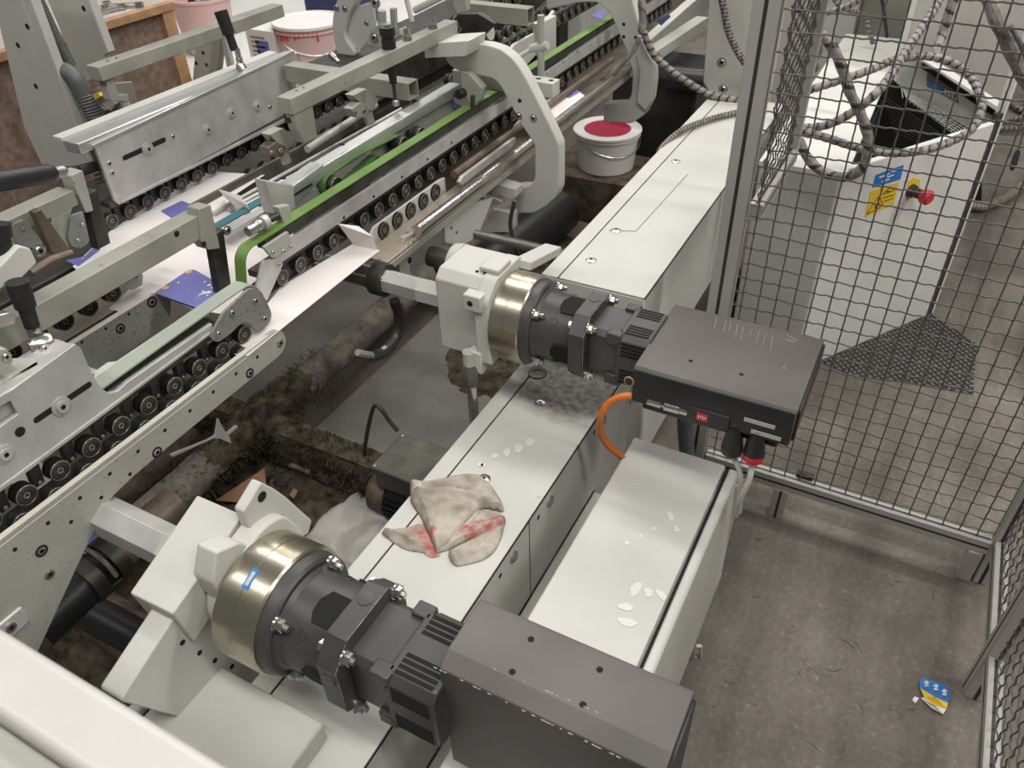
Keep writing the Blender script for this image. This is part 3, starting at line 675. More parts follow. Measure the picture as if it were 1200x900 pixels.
# black clips at the fence foot
tag(MB().box(0.0-0.06, 0.0-0.015, 1.71, 1.725, 0.152, 0.168, BLACK).build('rail_clip', bevel=0.002), 'small black clip on the bottom fence rail', 'clip')

# ================================================================== LITTER AND FLOOR THINGS
def crumple(pts, mats_, name, label, cat, amp=0.006):
    mb = MB()
    return mb
c0 = U(1095, 815, 2, 0.01)
t = thing('torn_packet', 'torn blue and yellow paper packet lying on the floor at the right', 'litter', (c0.x, c0.y, 0))
def sheet(pxs, zs, mt, name):
    pts = [U(x, y, 2, z) for (x, y), z in zip(pxs, zs)]
    mb = MB(); mb.add(pts, [list(range(len(pts)))], mt); o = mb.build(name, t, smooth=False); s_ = o.modifiers.new('s', 'SOLIDIFY'); s_.thickness = 0.0008; return o
sheet([(1078, 797), (1083, 795), (1096, 799), (1108, 802), (1113, 812), (1111, 824), (1096, 817), (1078, 806)], [.012, .014, .02, .016, .012, .01, .022, .012], BLU, 'blue_band')
sheet([(1078, 806), (1096, 817), (1111, 824), (1109, 831), (1095, 826), (1083, 817)], [.012, .022, .010, .008, .018, .01], YEL, 'yellow_band')
sheet([(1083, 817), (1095, 826), (1109, 831), (1105, 837), (1092, 830), (1079, 818)], [.010, .018, .008, .004, .008, .004], LIDW, 'white_inside')
mb = MB()
for px, s_ in (((1086, 801), 4), ((1097, 805), 4.5), ((1107, 811), 4.5)):
    for dx, dy in ((0, -1), (0, 0), (0, 1), (-.6, -.5), (.6, -.6), (-.5, .9), (.5, .9)):
        c = U(px[0]+dx*s_*0.6, px[1]+dy*s_*0.6, 2, 0.0225); mb.cyl(c-Vector((0, 0, .004)), c, 0.0024, LIDW, 8)
mb.build('white_figures', t)
o = MB().prism(PZ([(1069, 820), (1072, 816), (1077, 818), (1073, 824)], 0.003), (0, 0, -0.002), LIDW).build('paper_scrap'); tag(o, 'tiny white paper scrap beside the torn packet', 'litter')
random.seed(11)
mb = MB()
for i in range(80):
    x = random.uniform(-0.12, 0.42); y = random.uniform(0.75, 1.62); a = random.uniform(0, PI); l = random.choice([.004, .006, .01, .018]); p0 = Vector((x, y, 0.0015)); dd = Vector((math.cos(a), math.sin(a), 0))
    mb.tube([p0-dd*l, p0+Vector((dd.y, -dd.x, 0))*l*0.3, p0+dd*l], 0.0006, random.choice([WRAPT, DARKM, BROWN, WRAPW]), 4)
tag(mb.build('floor_debris'), 'scattered short fibres and crumbs on the aisle floor', 'debris', kind='stuff')
# ================================================================== CONVEYOR MACHINE
# one pressure roller; every carriage gets its own copies
def roller_mesh(r=0.0185, depth=0.034):
    mb = MB()
    mb.lathe((0, 0, 0), (-depth, 0, 0), [(0.02, 0), (0.02, 0.15*r), (0.0, 0.17*r), (0.0, 0.32*r), (0.03, 0.34*r), (0.03, 0.48*r), (0.0, 0.50*r), (0.0, 0.74*r), (0.02, 0.78*r), (0.02, 0.86*r), (0.0, 0.88*r), (0.0, 0.96*r), (0.03, r),
              (0.25, r), (0.27, 0.86*r), (0.35, 0.86*r), (0.37, 1.03*r), (0.62, 1.03*r), (0.66, 0.6*r), (1.0, 0.5*r), (1.0, 0)], RIM, 22,
             mats=[HOLE, RIM, RIM, RIM, RUBBER, RUBBER, DARKM, RUBBER, RUBBER, RIM, RIM, RIM, RUBBER, RUBBER, RUBBER, RUBBER, RUBBER, RUBBER, RUBBER, RUBBER])
    return mb
ROLL = {}
def roller(parent, x, y, z, r=0.0185, name='roller', depth=0.034):
    k = (r, depth)
    if k not in ROLL:
        o = roller_mesh(r, depth).build(name); ROLL[k] = o.data
        o.parent = parent; o.location = Vector((x, y, z))-parent.location
        return o
    o = bpy.data.objects.new(name, ROLL[k]); COL.objects.link(o); o.parent = parent; o.location = Vector((x, y, z))-parent.location
    return o
def strip_belt(mb, path, X0, X1, th, mt, closed=False):
    """flat belt: path of (y,z), width X0..X1"""
    n = len(path)
    V = []
    for i, (y, z) in enumerate(path):
        if closed: a, b = path[i-1], path[(i+1) % n]
        else: a, b = path[max(i-1, 0)], path[min(i+1, n-1)]
        ty, tz = b[0]-a[0], b[1]-a[1]; l = math.hypot(ty, tz) or 1; ny, nz = -tz/l*th/2, ty/l*th/2
        V += [(X0, y+ny, z+nz), (X1, y+ny, z+nz), (X1, y-ny, z-nz), (X0, y-ny, z-nz)]
    F = []
    for i in range(n if closed else n-1):
        j = (i+1) % n
        for k in range(4): F.append((4*i+k, 4*i+(k+1) % 4, 4*j+(k+1) % 4, 4*j+k))
    if not closed: F += [(0, 1, 2, 3), (4*n-1, 4*n-2, 4*n-3, 4*n-4)]
    mb.add(V, F, mt)
    return mb
def arc(cy, cz, r, a0, a1, n=8):
    return [(cy+r*math.cos(math.radians(a0+(a1-a0)*k/n)), cz+r*math.sin(math.radians(a0+(a1-a0)*k/n))) for k in range(n+1)]
def washer_bolt(px, X, r, parent):
    c = U(*px, 0, X); b = MB()
    b.lathe(c-Vector((.001, 0, 0)), c+Vector((0.006, 0, 0)), [(0, r), (0.45, r), (0.5, r*0.96), (0.5, r*0.62), (1, r*0.6), (1, r*0.25), (0.6, r*0.22), (0.6, 0)], ALUD, 24, mats=[ALUD]*5+[HOLE, HOLE])
    return b.build('washer_bolt', parent)
def small_bolt(px, X, r, parent, ring=False):
    c = U(*px, 0, X); b = MB()
    if ring: b.cyl(c-Vector((.001, 0, 0)), c+Vector((0.0008, 0, 0)), r*1.45, HOLE, 18)
    b.lathe(c, c+Vector((0.004 if not ring else .0016, 0, 0)), [(0, r), (0.8, r), (1, r*0.85), (1, r*0.45), (0.5, r*0.4), (0.5, 0)], STEEL, 18, mats=[STEEL, STEEL, STEEL, HOLE, HOLE])
    return b.build('socket_bolt', parent)
def holes(pxs, X, r, mb):
    for px in pxs:
        c = U(*px, 0, X); mb.cyl(c-Vector((.002, 0, 0)), c+Vector((0.0004, 0, 0)), r, HOLE, 14)
    return mb

# ---- near lower carriage: long perforated plate
t = thing('lower_carriage', 'long pale perforated side plate with rounded tip and lower rollers, running to the left edge', 'conveyor carriage', (-1.11, 0.5, 0.6), 'conveyor carriages')
pl = [(-0.02, 0.797), (0.955, 0.797)]+[(0.955+0.03*math.sin(a), 0.766+0.031*math.cos(a)) for a in [PI*k/8 for k in range(1, 8)]]+[(0.95, 0.735), (0.66, 0.731), (0.56, 0.728), (0.51, 0.722), (0.478, 0.705), (0.38, 0.63), (0.27, 0.545), (0.15, 0.47), (-0.02, 0.47)]
mb = MB().prism(yz(-1.10, pl), (-0.012, 0, 0), PERF)
holes([(53/3, 450+582/3), (169/3, 450+489/3), (281/3, 450+401/3), (386/3, 450+316/3), (485/3, 450+237/3), (580/3, 450+163/3), (668/3, 450+94/3), (750/3, 450+28/3), (830/3, 200+714/3), (905/3, 200+655/3),
       (457/3, 450+317/3), (356/3, 450+399/3), (250/3, 450+485/3)], -1.10, 0.0042, mb)
pp = mb.build('perforated_plate', t, 0.001)
mb = MB(); mb.prism(yz(-1.1005, [(-0.02, 0.797), (0.94, 0.797), (0.94, 0.7975), (-0.02, 0.7975)]), (-0.011, 0, 0), CREAM)
mb.add([(-1.0995, -0.02, 0.786), (-1.0995, 0.945, 0.786), (-1.1035, 0.945, 0.7985), (-1.1035, -0.02, 0.7985)], [(0, 1, 2, 3)], CREAM); mb.build('top_edge', t, smooth=False)
for px, ring in (((146/3, 450+587/3), True), ((552/3, 450+240/3), True), ((878/3, 200+712/3), True)): small_bolt(px, -1.10, 0.0075, pp, ring)
for px in ((172/3, 450+668/3), (983/3, 200+605/3)): small_bolt(px, -1.10, 0.0085, pp)
MB().box(-1.175, -1.112, -0.02, 0.93, 0.742, 0.772, DARKM).build('inner_rail', t, 0.001)
y = 0.03+0.028
while y < 0.90:
    roller(t, -1.118, y, 0.782, 0.0165, 'lower_roller', 0.03); y += 0.0632
c = U(10, 735, 0, -1.10); b = MB(); b.box(-1.101, -1.094, c.y-0.03, c.y+0.03, c.z-0.018, c.z+0.022, ALUD); b.build('clamp_block', t, 0.004); small_bolt((12, 735), -1.094, 0.009, t)

# ---- near upper carriage
t = thing('upper_carriage', 'upper carriage with slotted aluminium side plate, rollers and grey-green belt at the left edge', 'conveyor carriage', (-1.15, 0.5, 0.8), 'conveyor carriages')
XS = -1.13
pts = PX([(-60, 622), (0, 577), (133, 478), (250, 390), (249, 379), (150, 447), (138, 458), (128, 461), (120, 456), (111, 444), (102, 424), (95, 408), (88, 403), (7.5, 461), (21.7, 485), (0, 500), (-60, 543)], XS)
spl = MB().prism(pts, (-0.010, 0, 0), ALUD).build('side_plate', t, 0.0015)
def slot(px0, px1, r, X, parent, name='slot'):
    a, b = U(*px0, 0, X), U(*px1, 0, X); d = (b-a).normalized(); n = Vector((0, -d.z, d.y)); pts = []
    for k in range(9): an = PI/2+PI*k/8; pts.append(a+d*r*math.cos(an)+n*r*math.sin(an))
    for k in range(9): an = -PI/2+PI*k/8; pts.append(b+d*r*math.cos(an)+n*r*math.sin(an))
    mb = MB(); mb.prism([p+Vector((.0004, 0, 0)) for p in pts], (-0.003, 0, 0), HOLE); return mb.build(name, parent, smooth=False)
slot((43, 492), (104, 451), 0.0055, XS, spl)
washer_bolt((71.5, 476), XS, 0.017, spl); washer_bolt((5, 532), XS, 0.016, spl)
mb = MB(); holes([(23.5, 506)], XS, 0.0085, mb); mb.build('round_hole', spl)
MB().prism(PX([(-60, 622), (0, 577), (133, 478), (250, 390), (250, 387), (133, 473.5), (0, 571), (-60, 616)], XS+0.0025), (-0.004, 0, 0), ALUD).build('bottom_lip', t, 0.0008)
MB().box(-1.225, -1.142, 0.05, 0.588, 0.90, 0.975, ALUD).build('carriage_block', t, 0.002)
MB().box(-1.160, -1.1305, 0.05, 0.583, 0.975, 0.992, ALUD).build('top_ledge', t, 0.002)
MB().box(-1.20, -1.1605, 0.05, 0.588, 0.975, 0.984, ALUD).build('upper_step', t, 0.001)
MB().box(-1.172, -1.142, 0.02, 0.93, 0.84, 0.852, DARKM).build('roller_rail', t, 0.001)
ys = [0.403+0.0632*k for k in range(-6, 9)]
for i, y in enumerate(ys):
    zz = 0.811
    roller(t, XS, y, zz)
    if i < len(ys)-1:
        ym = y+0.0316; mb = MB(); mb.prism(yz(-1.145, [(ym-0.010, 0.80), (ym+0.008, 0.80), (ym+0.014, 0.842), (ym-0.006, 0.842)]), (-0.014, 0, 0), BLACK)
        mb.lathe((-1.145, ym, 0.806), (-1.141, ym, 0.806), [(0, .004), (1, .004), (1, 0)], RIM, 12); mb.build('roller_arm', t, 0.001)
path = [(0.45, 0.893), (0.60, 0.895), (0.80, 0.900), (0.90, 0.902)]+arc(0.945, 0.866, 0.036, 85, -20, 10)+[(0.975, 0.835)]+arc(0.955, 0.815, 0.022, -10, -90, 5)
path = [(y, z) for y, z in path]
strip_belt(MB(), path, -1.136, -1.172, 0.003, GREYB).build('flat_belt', t)
mb = MB(); mb.box(-1.165, -1.138, 0.595, 0.85, 0.862, 0.882, DARKM); mb.build('belt_support', t, 0.001)
g = [(285, 575), (290, 540), (370, 400), (540, 240), (562, 228), (590, 225), (640, 250), (700, 370), (711, 410), (706, 450), (690, 480), (655, 515), (620, 525), (592, 520), (576, 500), (560, 480), (530, 466), (500, 475), (480, 490), (430, 540), (350, 600), (325, 604), (300, 595)]
MB().prism(rounded(PX([(200+a/6, 300+b/6) for a, b in g], -1.122), 0.002, 2), (-0.006, 0, 0), SPECK).build('end_guard', t, 0.001)
for px in ((200+592/6, 300+316/6), (200+657/6, 300+440/6), (200+430/6, 300+400/6), (200+333/6, 300+546/6)): small_bolt(px, -1.122, 0.006, t)
# white folding bar beside it
t2 = thing('folding_bar', 'bright white flat bar lying beside the grey-green belt, left of the carriage tip', 'bar', (-1.22, 0.75, 0.84))
a = PZ([(109, 436), (126, 424), (136, 423), (230, 360), (244, 366), (160, 418), (126, 444), (110, 446)], 0.885)
MB().prism(a, (0, 0, -0.008), WHITEP).build('bar', t2, 0.0015)
MB().box(-1.30, -1.215, 0.60, 0.64, 0.80, 0.877, ALUD).build('bracket', t2, 0.002)

# ---- lane 2 (between)
t = thing('lower_carriage', 'dark speckled lower plate with cream edge, below the grey tube and its three rollers', 'conveyor carriage', (-1.46, 0.8, 0.7), 'conveyor carriages')
pl = [(0.62, 0.797), (0.955, 0.797), (0.985, 0.785), (0.992, 0.76), (0.975, 0.725), (0.93, 0.712), (0.75, 0.700), (0.62, 0.69)]
mb = MB().prism(yz(-1.452, pl), (-0.012, 0, 0), SPECK); holes([(96, 401), (124, 385), (151, 368)], -1.452, 0.004, mb); mb.build('speckled_plate', t, 0.0015)
MB().box(-1.465, -1.4515, 0.62, 0.95, 0.7972, 0.7995, CREAM).build('top_edge', t)
small_bolt((141, 385), -1.452, 0.008, t, True); small_bolt((178, 354), -1.452, 0.009, t, True)
MB().box(-1.50, -1.466, 0.4, 0.97, 0.745, 0.785, DARKM).build('inner_rail', t, 0.002)
t = thing('upper_carriage', 'half hidden upper carriage with three dark rollers below the grey square tube', 'conveyor carriage', (-1.53, 0.8, 0.8), 'conveyor carriages')
for k in range(-3, 3): roller(t, -1.515, 0.902-0.0625*(2-k), 0.812, 0.0205)
MB().box(-1.56, -1.53, 0.6, 1.0, 0.845, 0.87, DARKM).build('roller_rail', t, 0.002)
MB().prism(rounded(PX([(140, 331), (160, 316), (168, 322), (167, 334), (156, 340), (148, 339)], -1.508), 0.004), (-0.005, 0, 0), ALUD).build('end_guard', t, 0.001)
small_bolt((158, 324), -1.508, 0.007, t)
strip_belt(MB(), [(0.55, 0.884), (0.95, 0.884)]+arc(1.02, 0.866, 0.018, 90, -60, 6), -1.47, -1.51, 0.003, GREYB).build('flat_belt', t)
MB().box(-1.47, -1.44, 0.62, 1.0, 0.878, 0.884, WHITEP).build('white_strip', t)

# ---- lane 3 : big aluminium plate
X3 = -1.80
t = thing('upper_carriage', 'large aluminium side plate with four big bolts and a row of rollers, upper left', 'conveyor carriage', (X3, 1.5, 0.8), 'conveyor carriages')
big = PX([(112, 173), (345, 61), (352, 72), (348, 86), (345, 128), (140, 240), (135, 236)], X3)
spl = MB().prism(big, (-0.010, 0, 0), ALUD).build('side_plate', t, 0.0015)
MB().prism(PX([(113, 174.5), (345, 62.5), (345, 59), (109, 170)], X3+0.001), (-0.02, 0, 0), ALU).build('top_lip', t, 0.001)
MB().box(X3-0.065, X3-0.010, 1.135, 1.96, 1.00, 1.028, ALU).build('top_block', t, 0.003)
MB().box(X3-0.10, X3-0.066, 1.135, 1.92, 1.02, 1.034, WHITE).build('back_ledge', t, 0.002)
MB().prism([U(98, 165, 0, X3-0.06), U(112, 173, 0, X3-0.001), U(135, 236, 0, X3-0.001), U(118, 205, 0, X3-0.06)], (0, 0.006, 0), SPECK).build('end_face', t, 0.001)
MB().box(X3-0.012, X3+0.003, 1.185, 1.86, 0.852, 0.860, ALUD).build('bottom_lip', t, 0.001)
slot((146, 185), (192, 164), 0.0065, X3, spl); washer_bolt((173, 174.5), X3, 0.018, spl)
for px in ((243, 152), (271, 132.5), (301, 124.5)): washer_bolt(px, X3, 0.016, spl)
for px in ((127.5, 191.5), (131, 202.5), (202, 160), (316, 125)): small_bolt(px, X3, 0.006, spl)
MB().box(X3-0.05, X3-0.012, 1.16, 2.3, 0.845, 0.86, DARKM).build('roller_rail', t, 0.001)
for k in range(20):
    y = 1.155+0.0605*k
    roller(t, X3-0.018, y, 0.812+0.0006*k)
    ym = y+0.030; mb = MB(); mb.prism(yz(X3-0.03, [(ym-0.010, 0.80), (ym+0.008, 0.80), (ym+0.014, 0.850), (ym-0.006, 0.850)]), (-0.014, 0, 0), BLACK); mb.build('roller_arm', t, 0.001)
# lower carriage of lane 3 : dark inner face with a cream topped edge, running up right
t = thing('lower_carriage', 'dark far lower carriage below the row of rollers at the upper left', 'conveyor carriage', (-1.76, 1.6, 0.7), 'conveyor carriages')
MB().prism(PX([(222, 242), (345, 176), (420, 135), (420, 150), (345, 196), (238, 258), (225, 254)], -1.70), (-0.012, 0, 0), GREASE).build('dark_plate', t, 0.001)
MB().box(-1.78, -1.72, 1.16, 2.4, 0.745, 0.772, DARKM).build('inner_rail', t, 0.001)
y = 1.19
while y < 2.2: roller(t, -1.765, y, 0.768, 0.0165, 'lower_roller', 0.03); y += 0.0605
MB().tube([U(225, 245, 2, .80), U(250, 250, 2, .80), U(470, 128, 2, .80)], 0.006, ALUD, 10).build('guide_rod', t)
# twin rods and teal belt between lane 3 and the green belt lane
t = thing('guide_rods', 'pair of long grey guide rods beside the teal belt in mid machine', 'rods', (-1.6, 1.7, 0.8))
for px0, px1, z, r in (((268, 246), (425, 163), .80, .0065), ((282, 243), (430, 165), .80, .004), ((360, 175), (440, 123), .86, .011)):
    MB().tube([U(*px0, 2, z), U(*px1, 2, z)], r, ALUD, 12).build('rod', t)
tag(strip_belt(MB(), [(1.20, .828), (2.25, .828)], -1.50, -1.53, 0.003, TEAL).build('teal_belt'), 'dark teal flat belt running between the guide rods and the aluminium rail', 'belt')
tag(MB().box(-1.49, -1.46, 1.2, 2.25, 0.818, 0.829, ALU).build('belt_channel', bevel=0.001), 'bright narrow channel beside the teal belt', 'channel')

# ---- cartons under the rollers
def carton(name, label, pts, z, mt=CARD, extra=(), flap=None):
    t = thing(name, label, 'carton', (sum(p.x for p in pts)/len(pts), sum(p.y for p in pts)/len(pts), z), 'folded carton blanks on the machine')
    MB().prism([Vector((p.x, p.y, z)) for p in pts], (0, 0, -0.0012), mt).build('board', t)
    for e, (epx, ez, em) in enumerate(extra):
        MB().prism(rounded(PZ(epx, ez), 0.004, 3), (0, 0, -0.001), em).build('printed_area', t)
    if flap:
        mb = MB(); mb.add(flap, [list(range(len(flap)))], mt); o = mb.build('raised_flap', t, smooth=False); m_ = o.modifiers.new('s', 'SOLIDIFY'); m_.thickness = 0.001
    return t
V3 = lambda x, y: Vector((x, y, 0))
Z_ = 0.7925
fl = [U(442, 293, 2, Z_), U(415, 287, 2, Z_), U(396, 262, 0, -1.185), U(420, 265, 0, -1.15), U(437, 277, 0, -1.115)]
carton('folded_carton', 'white carton strip with a raised flap leaving the near carriage tip', PZ([(275, 415), (290, 417), (445, 293), (415, 285), (330, 335), (300, 372)], Z_), Z_, flap=fl)
fl = [U(262, 230, 2, .80), U(285, 252, 2, .80), U(297, 255, 2, .81), U(289, 240, 2, .84), U(280, 229, 2, .86), U(256, 222, 2, .87)]
carton('folded_carton', 'large pale carton behind the dark upright, with a corner flap standing up', PZ([(127, 362), (140, 365), (182, 343), (225, 362), (285, 372), (330, 320), (345, 275), (300, 240), (262, 228), (200, 262), (130, 300), (150, 340)], 0.791), 0.791, flap=fl)
carton('folded_carton', 'pale carton coming out below the rollers of the big aluminium plate', PZ([(85, 312), (100, 325), (262, 237), (310, 205), (235, 200), (130, 270)], 0.789), 0.789,
       extra=[([(188, 247), (213, 235), (226, 240), (205, 258)], 0.7898, BLUE), ([(76, 305), (92, 312), (118, 292), (112, 288), (100, 300)], 0.7898, BLUE)])
t = thing('printed_carton', 'violet-blue printed carton corner with white spots and orange blobs between two belts', 'carton', (-1.4, 1.02, 0.795), 'folded carton blanks on the machine')
pts = rounded(PZ([(181, 343), (221, 316), (228, 316), (268, 338), (237, 363)], 0.80), 0.006, 3)
MB().prism(pts, (0, 0, -0.0012), BLUE).build('board', t)
ORB = mat('orange_print', (0.75, 0.36, 0.08), 0.5)
mb = MB()
for px, r in (((194, 337), .008), ((221, 318.5), .008)):
    c = U(*px, 2, 0.8004); mb.cyl(c-Vector((0, 0, .001)), c, r, ORB, 14)
for px, r in (((209, 331), .003), ((240, 330), .003), ((245, 334), .0045), ((249, 337), .004), ((238, 341), .0025), ((243, 346), .0025)):
    c = U(*px, 2, 0.8004); mb.cyl(c-Vector((0, 0, .001)), c, r, LIDW, 10)
mb.build('print_spots', t)
for px, lab in (([(620, 112), (640, 103), (658, 106), (637, 117)], 'small blue printed carton under the far end of the green belt'),
                ([(692, 18), (708, 10), (709, 17), (704, 22)], 'tiny blue printed carton between the far roller rows')):
    p = PZ(px, 0.80); tag(MB().prism(p, (0, 0, -0.002), BLUE).build('printed_carton'), lab, 'carton', 'folded carton blanks on the machine')
p = PX([(532, 120), (549, 127), (548, 134), (533, 137)], -1.31); tag(MB().prism(p, (-0.002, 0, 0), BLUE).build('printed_carton'), 'blue printed carton edge showing behind the black clamp knob', 'carton', 'folded carton blanks on the machine')
carton('folded_carton', 'white carton with a violet print on the tan rail right of the curved frame', PZ([(640, 150), (685, 112), (672, 103), (620, 125), (600, 150)], 0.79), 0.79, extra=[([(657, 111), (668, 105), (681, 107), (667, 115)], 0.7908, BLUE)])

# ---- lane 4 : green belt carriage
X4 = -1.20
t = thing('green_belt_carriage', 'long carriage with bright green belt, white side strip and a double row of rollers', 'conveyor carriage', (X4, 2.0, 0.8), 'conveyor carriages')
mb = MB().box(X4-0.010, X4, 1.10, 3.9, 0.857, 0.893, ALUD); holes([(403, 255), (438, 230.5), (471, 207.5), (501, 186.5), (529, 167), (641, 87), (660, 73), (677, 61)], X4, 0.0042, mb); mb.build('side_strip', t)
gpath = [(1.030, 0.805), (1.010, 0.86)]+arc(1.055, 0.892, 0.036, 170, 95, 8)+[(1.3, 0.928), (2.2, 0.928), (3.6, 0.930)]
strip_belt(MB(), gpath, X4-0.004, X4-0.034, 0.003, GREENB).build('green_belt', t)
MB().box(X4-0.034, X4-0.006, 1.09, 3.85, 0.900, 0.922, DARKM).build('belt_support', t, 0.001)
MB().prism(rounded(PX([(309, 290), (338, 271), (343, 290), (320, 303)], X4+0.004), 0.004), (-0.008, 0, 0), GREYG).build('corner_plate', t, 0.001)
for px in ((319, 295.5), (331, 294), (340, 289)): small_bolt(px, X4+0.004, 0.004, t)
MB().prism(rounded(PX([(308, 306), (328, 302), (332, 310), (313, 353), (300, 338)], X4+0.001), 0.004), (-0.006, 0, 0), ALUD).build('nose_plate', t, 0.001)
small_bolt((326, 310), X4+0.001, 0.005, t)
MB().box(X4-0.05, X4-0.012, 1.06, 3.9, 0.84, 0.856, DARKM).build('roller_rail', t, 0.001)
MB().box(X4-0.04, X4-0.02, 1.06, 3.9, 0.79, 0.798, DARKM).build('lower_belt', t)
for k in range(45):
    y = 1.052+0.0628*k; roller(t, X4-0.004, y, 0.818+0.00012*k)
    if k < 24:
        ym = y+0.031; MB().prism(yz(X4-0.02, [(ym-0.010, 0.80), (ym+0.006, 0.80), (ym+0.012, 0.85), (ym-0.006, 0.85)]), (-0.012, 0, 0), BLACK).build('roller_arm', t, 0.001)
t = thing('lower_carriage', 'light lower plate with five large rollers right of the near carton flap', 'conveyor carriage', (X4, 1.6, 0.7), 'conveyor carriages')
MB().prism(yz(X4+0.004, [(1.43, 0.735), (1.80, 0.735), (1.80, 0.786), (1.77, 0.790), (1.45, 0.790), (1.43, 0.775)]), (-0.008, 0, 0), WHITE).build('side_plate', t, 0.002)
for k in range(5): roller(t, X4+0.012, 1.483+0.0642*k, 0.767, 0.0215, 'large_roller', 0.02)
TANM = mat('tan_rail', (0.40, 0.34, 0.26), 0.4, 0.3, noise_amt=0.1, speck=(0.10, 0.07, 0.05), spscale=70, spamt=0.62)
t = thing('tan_rail', 'tan stained flat rail along the lower edge of the machine, beside the curved frame', 'rail', (-1.13, 2.2, 0.70))
MB().box(-1.185, -1.105, 1.37, 3.3, 0.742, 0.750, TANM).build('flat_top', t, 0.002)
MB().box(-1.115, -1.103, 1.36, 3.3, 0.722, 0.742, GREYG).build('side_flange', t, 0.002)
tag(MB().cyl((-1.098, 1.50, 0.777), (-1.098, 3.1, 0.777), 0.015, STEEL, 24).build('polished_bar'), 'polished round bar passing through the curved white frame', 'round bar')
o = MB().cyl((-1.165, 1.80, 0.80), (-1.165, 3.0, 0.80), 0.012, BROWN, 18).build('brown_bar'); tag(o, 'brown round bar just above the row of rollers behind the polished bar', 'round bar')
o = MB().prism(rounded(yz(-1.135, [(1.79, 0.775), (2.09, 0.775), (2.13, 0.785), (2.13, 0.80), (1.80, 0.80), (1.78, 0.79)]), 0.006), (-0.012, 0, 0), ALUD).build('short_guide', bevel=0.002); tag(o, 'short light guide strip between the brown bar and the polished bar', 'guide')
# pulleys with the upper green belt
t = thing('tension_pulleys', 'aluminium rail with four idler pulleys and an upper dark green belt loop', 'belt tensioner', (-1.27, 1.5, 0.9))
I1, I2, I3, I4 = (1.395, 0.915), (1.585, 0.892), (1.690, 0.912), (1.775, 0.908)
XP = -1.262
for (y, z), r in ((I1, .023), (I2, .023), (I3, .023), (I4, .024)): roller(t, XP+0.016, y, z, r+.0015, 'idler_pulley', 0.045)
lp = arc(I1[0], I1[1], 0.0265, 250, 100, 10)+[(1.5, I1[1]+.033)]+arc(I3[0], I3[1], 0.0255, 100, 20, 6)
GREEND = mat('dark_green_belt', (0.075, 0.15, 0.035), 0.5, noise_amt=0.12)
strip_belt(MB(), lp, XP, XP-0.028, 0.003, GREEND).build('upper_belt', t)
strip_belt(MB(), arc(I1[0], I1[1], 0.0265, 250, 200, 4)[::-1]+[(1.46, 0.899)]+arc(I2[0], I2[1], 0.0255, 110, 60, 4), XP, XP-0.028, 0.003, GREEND).build('lower_belt', t)
strip_belt(MB(), [(1.40, 0.887), (1.50, 0.877)]+arc(I2[0], I2[1], 0.0255, -110, -60, 4), XP, XP-0.028, 0.003, GREENB).build('return_belt', t)
XA = -1.275
MB().prism(PX([(343, 218), (379, 192), (381, 205), (372, 216), (346, 240)], XA), (-0.04, 0, 0), ALU).build('rail_end', t, 0.002)
MB().prism(PX([(375, 197), (540, 98), (540, 111), (378, 208)], XA-0.002), (-0.040, 0, 0), ALU).build('rail', t, 0.002)
MB().prism(PX([(312, 212), (344, 217), (347, 245), (322, 251)], XA-0.001), (-0.036, 0, 0), ALUD).build('end_block', t, 0.002)
MB().prism(PX([(440, 168), (480, 145), (532, 110), (533, 138), (497, 162), (480, 172), (430, 203)], XA-0.022), (-0.02, 0, 0), GREYG).build('back_plate', t, 0.002)
MB().prism(PX([(343, 240), (380, 215), (400, 222), (350, 252)], XA-0.01), (-0.02, 0, 0), ALUD).build('lower_arm', t, 0.002)
slot((346, 228), (365, 216), 0.003, XA, t)
for px in ((334, 206), (404, 167)):
    c = U(*px, 2, 0.985); MB().hole((XA-0.02, c.y, 0.979), 2, 0.006).build('rail_hole', t)
# spring screw
t = thing('spring_screw', 'steel knob with threaded spring screw in front of the aluminium rail', 'adjusting screw', (-1.22, 1.2, 0.9))
pa, pb, pc, pd = U(290, 272, 0, -1.225), U(307, 262, 0, -1.225), U(312, 259, 0, -1.225), U(337, 248, 0, -1.225)
MB().lathe(pa, pb, [(0, .010), (.02, .0115), (.5, .0115), (.52, .013), (.85, .013), (1, .010)], STEEL, 22).build('knob', t)
MB().cyl(pb, pc, 0.0155, ALUD, 22).build('collar', t)
n = 13; prof = []
for k in range(n): prof += [(k/n, .0065), ((k+.5)/n, .0085)]
MB().lathe(pc, pd, prof+[(1, .0065)], DARKM, 16).build('thread', t)
MB().prism(PX([(326, 243), (340, 240), (343, 256), (333, 262)], -1.215), (-0.02, 0, 0), GREYG).build('nut_block', t, 0.002)
# ================================================================== ARMS AND BRACKETS OVER THE BELTS
def tube_arm(name, label, X, w, y0, y1, ztop, h, m_, open_end=False, parent_only=False):
    t = thing(name, label, 'square tube', (X-w/2, (y0+y1)/2, ztop-h), 'square tubes over the belts')
    MB().box(X-w, X, y0, y1, ztop-h, ztop, m_).build('tube', t, 0.002)
    return t
t = tube_arm('square_tube', 'long grey-green square tube crossing the left edge, held by a dark upright behind the belt', -1.30, 0.045, 0.32, 1.02, 0.997, 0.05, TUBE)
MB().prism(rounded(PX([(233, 245), (247, 240), (258, 291), (245, 293), (236, 283)], -1.295), 0.002, 2), (-0.036, 0, 0), TUBE).build('end_clamp', t, 0.002)
MB().prism(PX([(247, 278), (262, 268), (272, 340), (273, 352), (259, 352), (258, 345)], -1.31), (-0.022, 0, 0), DARKM).build('upright', t, 0.002)
c = U(266, 270, 0, -1.305); bolt(c, 0, 0.008, t)
MB().hole((U(207, 274, 0, -1.30)), 0, 0.0065).build('bore', t); MB().hole(U(239, 286, 0, -1.294), 0, 0.006).build('bore', t)

